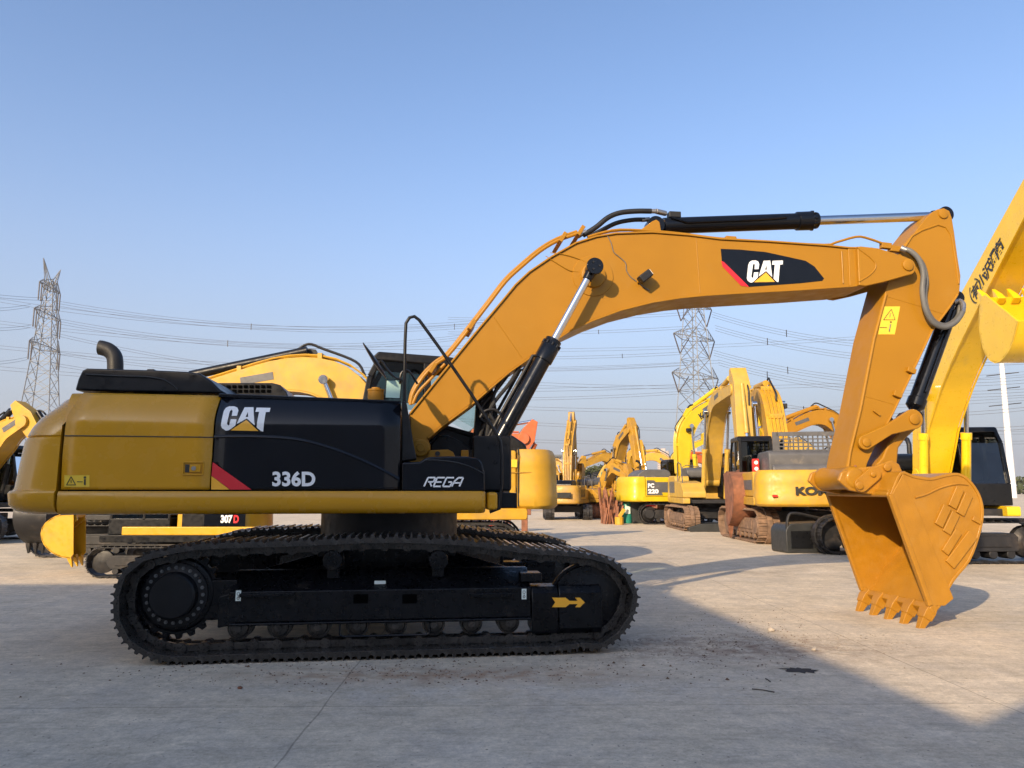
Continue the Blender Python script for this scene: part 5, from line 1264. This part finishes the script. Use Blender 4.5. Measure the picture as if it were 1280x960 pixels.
# ================================================================== YARD ODDS AND ENDS
def at(px,py): return gnd(px,py)
g=at(784,654); r=empty('gas_cylinder',g); tag(r,'green gas cylinder standing between rusty scrap and a black bin','gas cylinder')
MB().lathe((0,0,0),(0,0,1),[(0,.22),(.05,.24),(.95,.24),(1.1,.17),(1.16,.07),(1.2,.07)],n=20).build('bottle','gas_green',r); MB().cyl((0,0,1.2),(0,0,1.32),.09,n=12).build('valve','sticker_white',r)
MB().box(-.12,.12,-.252,-.246,.45,.8).build('bottle_label','sticker_white',r)
g=at(797,654); r=empty('waste_bin',g); tag(r,'black waste bin standing beside the green gas cylinder','bin')
MB().loft([[Vector((a*w_,b*w_,z)) for a,b in ((-1,-1),(1,-1),(1,1),(-1,1))] for w_,z in ((.28,0),(.36,1.0))]).build('bin_body','bin_black',r,bevel=.03); MB().box(-.39,.39,-.39,.39,1.0,1.1).build('bin_lid','bin_black',r,bevel=.03)
g=at(808,650); r=empty('crate',g); tag(r,'red plastic crate behind the black bin','crate'); k=MB()
for zz in (.0,.2,.4,.6): k.box(-.45,.45,-.3,-.27,zz+.5,zz+.62); k.box(-.45,-.42,-.3,.3,zz+.5,zz+.62); k.box(.42,.45,-.3,.3,zz+.5,zz+.62)
k.box(-.45,.45,-.3,.3,.3,.5); k.build('crate_body','red_plastic',r)
g=at(774,656); r=empty('valve_block',g); tag(r,'small yellow hydraulic part standing left of the gas cylinder','machine part'); k=MB(); k.cyl((0,0,.0),(0,0,.35),.2,n=10); k.bar((0,0,.35),(.25,0,.7),.16); k.build('casting','worn_yellow',r,bevel=.02)
k=MB(); random.seed(3)
g=at(768,655)
for i in range(30):
    a=Vector((g.x+random.uniform(-.5,.3),g.y+random.uniform(-.2,.8),0)); b_=a+Vector((random.uniform(-.4,.4),random.uniform(-.2,.2),random.uniform(.4,1.7))); k.bar(a,b_,random.uniform(.06,.2),random.uniform(.03,.08))
tag(k.build('scrap_heap','rust'),'leaning pile of rusty scrap bars left of the gas cylinder','scrap',kind='stuff')
# black tank in front of the rear-view machine
g=at(1008,690); r=empty('fuel_tank',g,R(8)); tag(r,'black rectangular tank lying on the ground in front of the rear counterweight','tank')
MB().prism(rounded([(-.72,.0),(.75,.0),(.75,.68),(.5,.78),(-.6,.74),(-.72,.6)],.08),-.35,.5).build('tank_body','bin_black',r,bevel=.03)
MB().box(-.6,-.0,-.37,-.352,.12,.56).build('side_hatch','satin_black',r,bevel=.01); MB().tube([(-.68,-.3,.3),(-.62,-.3,.9),(-.4,-.3,1.0),(.3,-.3,.86)],.04,n=8,smooth=4).build('tank_hose','rubber',r)
MB().cyl((.12,-.36,.35),(.12,-.38,.35),.04,n=12).build('tank_plug','steel',r)
g=at(888,664); tag(MB().prism(rounded([(-.9,0),(1.2,0),(1.3,.2),(.9,.32),(-.5,.3),(-.95,.15)],.06),-.5,.5).build('rubber_mat','bin_black',None,bevel=.02,loc=None),'dark flat rubber pad lying beside the rusty track','pad').location=g
# rusty trestle right of the far track
g=at(646,664); r=empty('steel_trestle',g); tag(r,'rusty steel trestle standing under the round yellow counterweight','trestle')
k=MB(); k.box(-1.3,.55,-.2,.2,.62,.85); k.build('cross_beam','rust',r,bevel=.02)
for a,b_ in ((.3,0),(-.9,0),(-.35,.1)): MB().box(a-.12,a+.12,-.15,.15,0,.62).build('leg','rust',r,bevel=.02)
r=empty('wire_basket',at(604,668)); tag(r,'red slatted crate half hidden behind the slew ring','crate'); k=MB()
for i in range(7): k.box(-.3,.3,-.22,-.2,.15+i*.13,.20+i*.13); 
k.box(-.3,.3,-.2,.2,0,.1); k.bar((-.29,-.2,0),(-.29,-.2,1.05),.04); k.bar((.29,-.2,0),(.29,-.2,1.05),.04); k.build('crate_body','red_plastic',r)

# ================================================================== PYLONS, WIRES
def pylon(name,label,px,base_y,top_px,Y,H,w0,w1,arms,rot,ears=True,group='lattice power pylons'):
    p=atY(px,base_y,Y); r=empty(name,(p.x,Y,0),R(rot)); tag(r,label,'pylon',group)
    k=MB(); n=15; zs=[H*(1-(1-i/n)**1.25) for i in range(n+1)]
    def hw_(z):
        t=z/H; return w0/2*(1-t)**1.1+w1/2
    T=.085
    for sx,sy in ((1,1),(1,-1),(-1,-1),(-1,1)):
        for i in range(n):
            a,b_=hw_(zs[i]),hw_(zs[i+1]); k.bar((sx*a,sy*a,zs[i]),(sx*b_,sy*b_,zs[i+1]),T*1.7)
    cs=((1,1),(1,-1),(-1,-1),(-1,1))
    for i in range(n):
        a,b_=hw_(zs[i]),hw_(zs[i+1])
        for j in range(4):
            c0,c1=cs[j],cs[(j+1)%4]
            k.bar((c0[0]*a,c0[1]*a,zs[i]),(c1[0]*b_,c1[1]*b_,zs[i+1]),T); k.bar((c1[0]*a,c1[1]*a,zs[i]),(c0[0]*b_,c0[1]*b_,zs[i+1]),T)
            if i%2==0: k.bar((c0[0]*a,c0[1]*a,zs[i]),(c1[0]*a,c1[1]*a,zs[i]),T)
    k.build('mast','galvanised',r)
    ends=[]
    for z,L_ in arms:
        k=MB(); h=hw_(z)
        for sy in (1,-1): k.bar((-h,sy*h,z),(h,sy*h,z),T*1.3)
        for sx in (1,-1):
            e=Vector((sx*L_,0,z+.4))
            for sy in (1,-1):
                k.bar((sx*h,sy*h,z),e,T*1.3); k.bar((sx*h,sy*h,z+2.0),e,T*1.3)
                for q in range(1,4):
                    t=q/4; a=Vector((sx*h,sy*h,z)).lerp(e,t); b_=Vector((sx*h,sy*h,z+2.0)).lerp(e,t-.12); k.bar(a,b_,T)
            for q in range(1,4):
                t=q/4; k.bar(Vector((sx*h,h,z)).lerp(e,t),Vector((sx*h,-h,z)).lerp(e,t-.2),T)
            ends.append((e.copy(),sx,z))
        k.build('crossarm','galvanised',r)
        for sx in (1,-1):
            m=MB()
            if ears:
                for dx in (0,1.2): m.cyl((sx*(L_-dx*.9),0,z+.3),(sx*(L_-dx*.9),0,z-3.3),.13,n=6)
            else:
                m.cyl((sx*L_,0,z+.3),(sx*(L_-1.8),0,z-3.4),.13,n=6); m.cyl((sx*h,0,z),(sx*(L_-1.8),0,z-3.4),.10,n=6)
            m.build('insulator','insulator',r)
    if ears:
        k=MB()
        for sx in (1,-1):
            e=Vector((sx*4.2,0,H+3.6))
            for sy in (1,-1): k.bar((sx*.2,sy*.5,H-1),e,T*1.5); k.bar((sx*1.0,sy*.5,H-2),e,T*1.3)
            for q in (.3,.55,.8): k.bar(Vector((sx*.2,.5,H-1)).lerp(e,q),Vector((sx*1.0,-.5,H-2)).lerp(e,q),T)
        k.build('peak_arm','galvanised',r)
    return r,p
YP=150
H1=atY(52,345,YP).z
def zof(px,py,Y=YP): return atY(px,py,Y).z
p1,pp1=pylon('pylon','lattice pylon on the left with forked top and hanging insulator strings',43,600,52,YP,zof(52,352),6.2,1.5,[(zof(52,362),5.0),(zof(52,396),6.3),(zof(52,436),7.2)],100)
p2,pp2=pylon('pylon','lattice pylon in the middle distance, its top hidden behind the yellow boom',874,600,874,YP,zof(876,345),5.8,2.0,[(zof(876,384),6.0),(zof(876,424),6.6),(zof(876,472),7.4)],40,ears=False)
g=atY(1265,605,130); r=empty('steel_pole',(g.x,130,0)); tag(r,'white tubular power pole with short crossarms at the right edge','pole')
k=MB(); k.cyl((0,0,0),(0,0,zof(1262,440,130)),.6,.36,n=20); k.build('mast','pole_white',r)
for yy in (468,486,506):
    z_=zof(1262,yy,130); m=MB(); m.bar((-2.4,.6,z_-.2),(2.4,-.6,z_+.25),.14); m.build('crossarm','dark_steel',r)
WN=[0]
def wire(a,b_,sag,label,n=24,r_=.032,bund=2,sp=.45,spacer=()):
    a,b_=Vector(a),Vector(b_); root=None
    for q in range(bund):
        off=Vector((0,0,(q-(bund-1)/2)*sp)); pts=[a.lerp(b_,i/n)+off-Vector((0,0,sag*4*(i/n)*(1-i/n))) for i in range(n+1)]
        if root is None:
            root=empty('power_line',a); tag(root,label,'power line','power lines crossing the sky')
        MB().tube([p-a for p in pts],r_,n=4).build('conductor','wire',root)
    for t in spacer:
        p=a.lerp(b_,t)-Vector((0,0,sag*4*t*(1-t)))-a; MB().box(p.x-.06,p.x+.06,p.y-.06,p.y+.06,p.z-bund*sp*.45,p.z+bund*sp*.45).build('spacer','dark_steel',root)
# (left px,py,dist) -> (right px,py,dist)
lines=[((38,382,150),(-60,384,120),.6,'pair of wires leaving the left pylon top to the left',()),
 ((38,408,150),(-60,407,120),.6,'pair of wires leaving the left pylon middle arm to the left',()),
 ((34,448,150),(-60,452,120),.6,'pair of wires leaving the left pylon lower arm to the left',()),
 ((70,379,150),(640,402,170),3.5,'topmost pair of wires running from the left pylon behind the boom',(.4,.86)),
 ((66,374,150),(-60,362,120),.4,'faint earth wire left of the left pylon',()),
 ((70,401,150),(640,412,170),4.5,'second pair of wires running right from the left pylon',(.35,)),
 ((66,417,150),(660,470,170),4,'third pair of wires descending right from the left pylon',()),
 ((64,440,150),(660,452,170),4,'wires level with the exhaust pipe, running right',(.33,)),
 ((64,455,150),(660,486,170),3,'low wires descending behind the engine hood',()),
 ((-60,365,200),(640,398,230),6,'thin far wires above the left pylon arms',()),
 ((-60,395,220),(640,432,240),4,'thin far wires crossing the left pylon middle',()),
 ((-60,428,220),(900,452,240),5,'thin far wires crossing at exhaust height',()),
 ((-60,455,200),(900,480,230),4,'thin far wires crossing just above the counterweight',()),
 ((861,392,150),(560,398,170),.6,'bundled wires running left from the middle pylon top arm',(.3,)),
 ((863,409,150),(560,416,170),.6,'second bundle left of the middle pylon',(.35,)),
 ((860,441,150),(560,446,170),.6,'third bundle left of the middle pylon',(.25,)),
 ((860,455,150),(560,462,170),.6,'fourth bundle left of the middle pylon',()),
 ((862,490,150),(560,498,170),.6,'lowest bundle left of the middle pylon',()),
 ((890,393,150),(1330,425,120),3.5,'bundled wires dropping right from the middle pylon top arm',(.25,.62)),
 ((894,410,150),(1330,448,120),3.0,'second bundle dropping right from the middle pylon',(.18,)),
 ((892,441,150),(1330,470,120),3.2,'third bundle dropping right from the middle pylon',(.25,)),
 ((898,453,150),(1330,486,120),3.0,'fourth bundle dropping right from the middle pylon',(.17,)),
 ((892,490,150),(1330,505,120),3.0,'fifth bundle dropping right from the middle pylon',(.3,)),
 ((890,500,150),(1330,530,120),3.0,'lowest bundle dropping right from the middle pylon',(.2,)),
 ((560,473,240),(1330,462,220),4,'far wires crossing behind the arm at mid height',()),
 ((560,506,240),(1330,495,220),3,'far wires crossing above the lemon excavator',()),
 ((560,524,260),(1330,540,240),2,'far wires just above the tower blocks',()),
 ((560,548,260),(1330,552,240),1.5,'lowest far wires touching the tower block roofs',()),
 ((560,437,260),(1330,400,220),3,'far wires rising towards the right edge',())]
for i,(a,b_,sg,lb,spc) in enumerate(lines):
    wire(atY(*a),atY(*b_),sg,lb,spacer=spc,bund=3 if i in (3,5,18,19,20,21) else 2,sp=.5 if a[2]<190 else .9,r_=.028 if a[2]<190 else .04)

# ================================================================== FAR BUILDINGS AND TREES
def tower(px0,px1,py_top,Y,label,floors=17):
    a=atY(px0,py_top,Y); b_=atY(px1,py_top,Y); w_=b_.x-a.x; H=a.z; r=empty('tower_block',((a.x+b_.x)/2,Y,0),R(-15)); tag(r,label,'tower block','tower blocks on the horizon')
    k=MB(); k.box(-w_*.5,w_*.5,-w_*.35,w_*.35,0,H); k.box(-w_*.2,w_*.2,-w_*.2,w_*.2,H,H+3); k.build('wall','tower_wall',r)
    k=MB()
    for c_ in range(6):
        x=-w_*.5+w_*(c_+.5)/6
        for f_ in range(floors): z=H*(f_+.35)/floors; k.box(x-w_*.05,x+w_*.05,-w_*.35-.15,-w_*.35-.02,z,z+H/floors*.5)
    for f_ in range(floors):
        z=H*(f_+.35)/floors; k.box(-w_*.5-.15,-w_*.5-.02,-w_*.2,w_*.2,z,z+H/floors*.5)
    k.build('window_grid','tower_dark',r); return r
tower(794,805,562,900,'left one of two matching brown tower blocks above the lemon excavator')
tower(822,836,564,900,'right one of two matching brown tower blocks, beside the boom')
tower(861,876,564,850,'tower block behind the raised boom cylinders of the faded yellow excavator')
tower(1015,1030,570,950,'tower block hidden low behind the grilled hood')
def lowshed(px0,px1,ytop,Y,label,gable=True,m='shed_white',rm='shed_roof'):
    a=atY(px0,ytop,Y); b_=atY(px1,ytop,Y); w_=b_.x-a.x; H=a.z; r=empty('shed',((a.x+b_.x)/2,Y,0)); tag(r,label,'shed')
    k=MB(); 
    prof=[(-w_/2,0),(w_/2,0),(w_/2,H*.72),(0,H),(-w_/2,H*.72)] if gable else [(-w_/2,0),(w_/2,0),(w_/2,H),(-w_/2,H)]
    k.prism(prof,0,20); k.build('wall',m,r)
    MB().strip(([(-w_/2-.6,H*.68),(0,H),(w_/2+.6,H*.68)] if gable else [(-w_/2-.4,H),(w_/2+.4,H)]),-.8,20.5,.35,1).build('roof',rm,r)
    k=MB(); 
    for i in range(5): x=-w_*.4+w_*.2*i; k.box(x-w_*.05,x+w_*.05,-.1,-.02,H*.3,H*.5)
    k.build('window_row','tower_dark',r)
lowshed(692,703,571,140,'white two storey block behind the upright small excavator',False)
lowshed(712,752,592,120,'long white gabled shed behind the bare tree',True)
lowshed(745,800,590,150,'white shed with a low roof right of the bare tree',True,rm='shed_white')
lowshed(718,742,583,170,'dark roofed hall behind the white gabled shed',True)
lowshed(800,905,597,170,'long pale shed behind the lemon excavator',False)
lowshed(905,1130,598,190,'long pale shed hidden behind the grey hood',False)
lowshed(-60,140,598,160,'long pale shed behind the teal excavator',False)
def tree(px,py_top,Y,w_,label,bare=True,seed=1,m='leaf'):
    rnd=random.Random(seed); g=atY(px,600,Y); H=atY(px,py_top,Y).z; r=empty('tree',(g.x,Y,0)); tag(r,label,'tree','trees on the horizon')
    k=MB(); tips=[]
    def br(p,d,L_,rad,lv):
        e=p+d*L_; k.cyl(p,e,rad,rad*.6,n=5,caps=False)
        if lv==0: tips.append(e); return
        for _ in range(3 if lv>1 else 4):
            nd_=(d+Vector((rnd.uniform(-.75,.75),rnd.uniform(-.75,.75),rnd.uniform(-.1,.5)))).normalized(); br(e-d*L_*rnd.uniform(0,.35),nd_,L_*rnd.uniform(.6,.8),rad*.55,lv-1)
    br(Vector((0,0,0)),Vector((0,0,1)),H*.32,H*.03,4)
    k.build('trunk','bark',r)
    c=MB(); n=(3 if bare else 12)
    for t in tips:
        for _ in range(n):
            p=t+Vector([rnd.gauss(0,H*.04) for _ in range(3)]); s_=rnd.uniform(.15,.35) if bare else rnd.uniform(.3,.6)
            a=Vector([rnd.uniform(-1,1) for _ in range(3)]).normalized()*s_; b_=a.cross(Vector([rnd.uniform(-1,1) for _ in range(3)])).normalized()*s_*.6
            c.add([p-a,p+b_,p+a,p-b_],[(0,1,2,3)])
    c.build('crown',m,r); return r
tree(745,572,118,8,'bare winter tree in front of the white gabled shed',True,5)
tree(737,578,112,8,'smaller bare tree left of the winter tree',True,6)
tree(760,580,125,8,'thin bare tree right of the winter tree',True,11)
tree(748,590,100,6,'low green bush like tree at the foot of the bare trees',False,7)
tree(815,588,150,6,'round green tree between the two tower blocks',False,8)
random.seed(21); k=MB()
for i in range(9000):
    x=random.uniform(-150,260); y=random.uniform(205,225); hmax=4.2+1.6*math.sin(x*.13)+1.2*math.sin(x*.41); z=random.uniform(0,1)**.7*hmax
    aa=Vector([random.uniform(-1,1) for _ in range(3)]).normalized()*random.uniform(.5,1.1); bb=aa.cross(Vector([random.uniform(-1,1) for _ in range(3)])).normalized()*.55; p=Vector((x,y,z)); k.add([p-aa,p+bb,p+aa,p-bb],[(0,1,2,3)])
tag(k.build('tree_belt','leaf'),'low hazy belt of scrub and trees along the horizon','trees',kind='stuff')
tree(1140,585,150,8,'green tree behind the bright yellow boom foot',False,9)
tree(8,588,150,8,'green tree far behind the teal excavator',False,10)
# ================================================================== LIGHT, WORLD
w = bpy.data.worlds.new('World'); scn.world = w; w.use_nodes = True
nt = w.node_tree; bg = nt.nodes['Background']
sky = nt.nodes.new('ShaderNodeTexSky'); sky.sky_type = 'NISHITA'; sky.sun_disc = False
SUNV = Vector((-.6,-1,.5)).normalized()
EL = math.asin(SUNV.z); AZ = math.atan2(SUNV.x, SUNV.y)
sky.sun_elevation = EL; sky.sun_rotation = AZ
sky.altitude = 0; sky.air_density = .8; sky.dust_density = 1.6; sky.ozone_density = 2.6
tcw = nd(nt,'ShaderNodeTexCoord'); sx = nd(nt,'ShaderNodeSeparateXYZ'); nt.links.new(tcw.outputs['Generated'], sx.inputs[0])
def mth(op, a, b=None):
    n = nd(nt,'ShaderNodeMath',operation=op)
    for i, v in enumerate((a,b)):
        if v is None: continue
        if isinstance(v,(int,float)): n.inputs[i].default_value = v
        else: nt.links.new(v, n.inputs[i])
    return n.outputs[0]
# far-off horizon mist: thickens towards the horizon, all the way round
f_ = mth('POWER', math.e, mth('MULTIPLY', mth('POWER', mth('DIVIDE', mth('MAXIMUM', sx.outputs[2], 0.), .28), 2), -1))
hn = nd(nt,'ShaderNodeTexNoise'); hn.inputs['Scale'].default_value = 3; hn.inputs['Detail'].default_value = 3; nt.links.new(tcw.outputs['Generated'], hn.inputs['Vector'])
f_ = mth('MULTIPLY', f_, mth('ADD', mth('MULTIPLY', hn.outputs['Fac'], .12), .92)); f_ = mth('MINIMUM', f_, 1.0)
mxw = nd(nt,'ShaderNodeMix',data_type='RGBA'); nt.links.new(f_, mxw.inputs[0]); nt.links.new(sky.outputs[0], mxw.inputs[6]); mxw.inputs[7].default_value = (.26/.15,.272/.15,.305/.15,1)
nt.links.new(mxw.outputs[2], bg.inputs[0]); bg.inputs[1].default_value = .15
sl = bpy.data.lights.new('sun','SUN'); sl.energy = 3.6; sl.angle = R(.6); sl.color = (1,.77,.50)
so = bpy.data.objects.new('sun', sl); COL.objects.link(so); so.location = (-30,-50,40)
so.rotation_euler = SUNV.to_track_quat('Z','Y').to_euler()
scn.view_settings.view_transform = 'Standard'; scn.view_settings.look = 'None'; scn.view_settings.exposure = .93; scn.view_settings.gamma = 1
scn.view_settings.use_curve_mapping = False
scn.cycles.max_bounces = 6; scn.cycles.transparent_max_bounces = 12; scn.cycles.use_denoising = True

hz = bpy.data.materials.new('haze'); hz.use_nodes = True; n_ = hz.node_tree; n_.nodes.clear()
o_ = n_.nodes.new('ShaderNodeOutputMaterial'); v_ = n_.nodes.new('ShaderNodeVolumePrincipled'); v_.inputs['Density'].default_value = .0002; v_.inputs['Color'].default_value = (.9,.85,.82,1); v_.inputs['Anisotropy'].default_value = .2
n_.links.new(v_.outputs[0], o_.inputs['Volume']); MATS['haze'] = hz
hb_ = MB().box(-1500,1500,-300,2200,-1,75).build('haze','haze'); tag(hb_,'thin pale haze hanging over the whole yard and the far tower blocks','haze',kind='stuff')
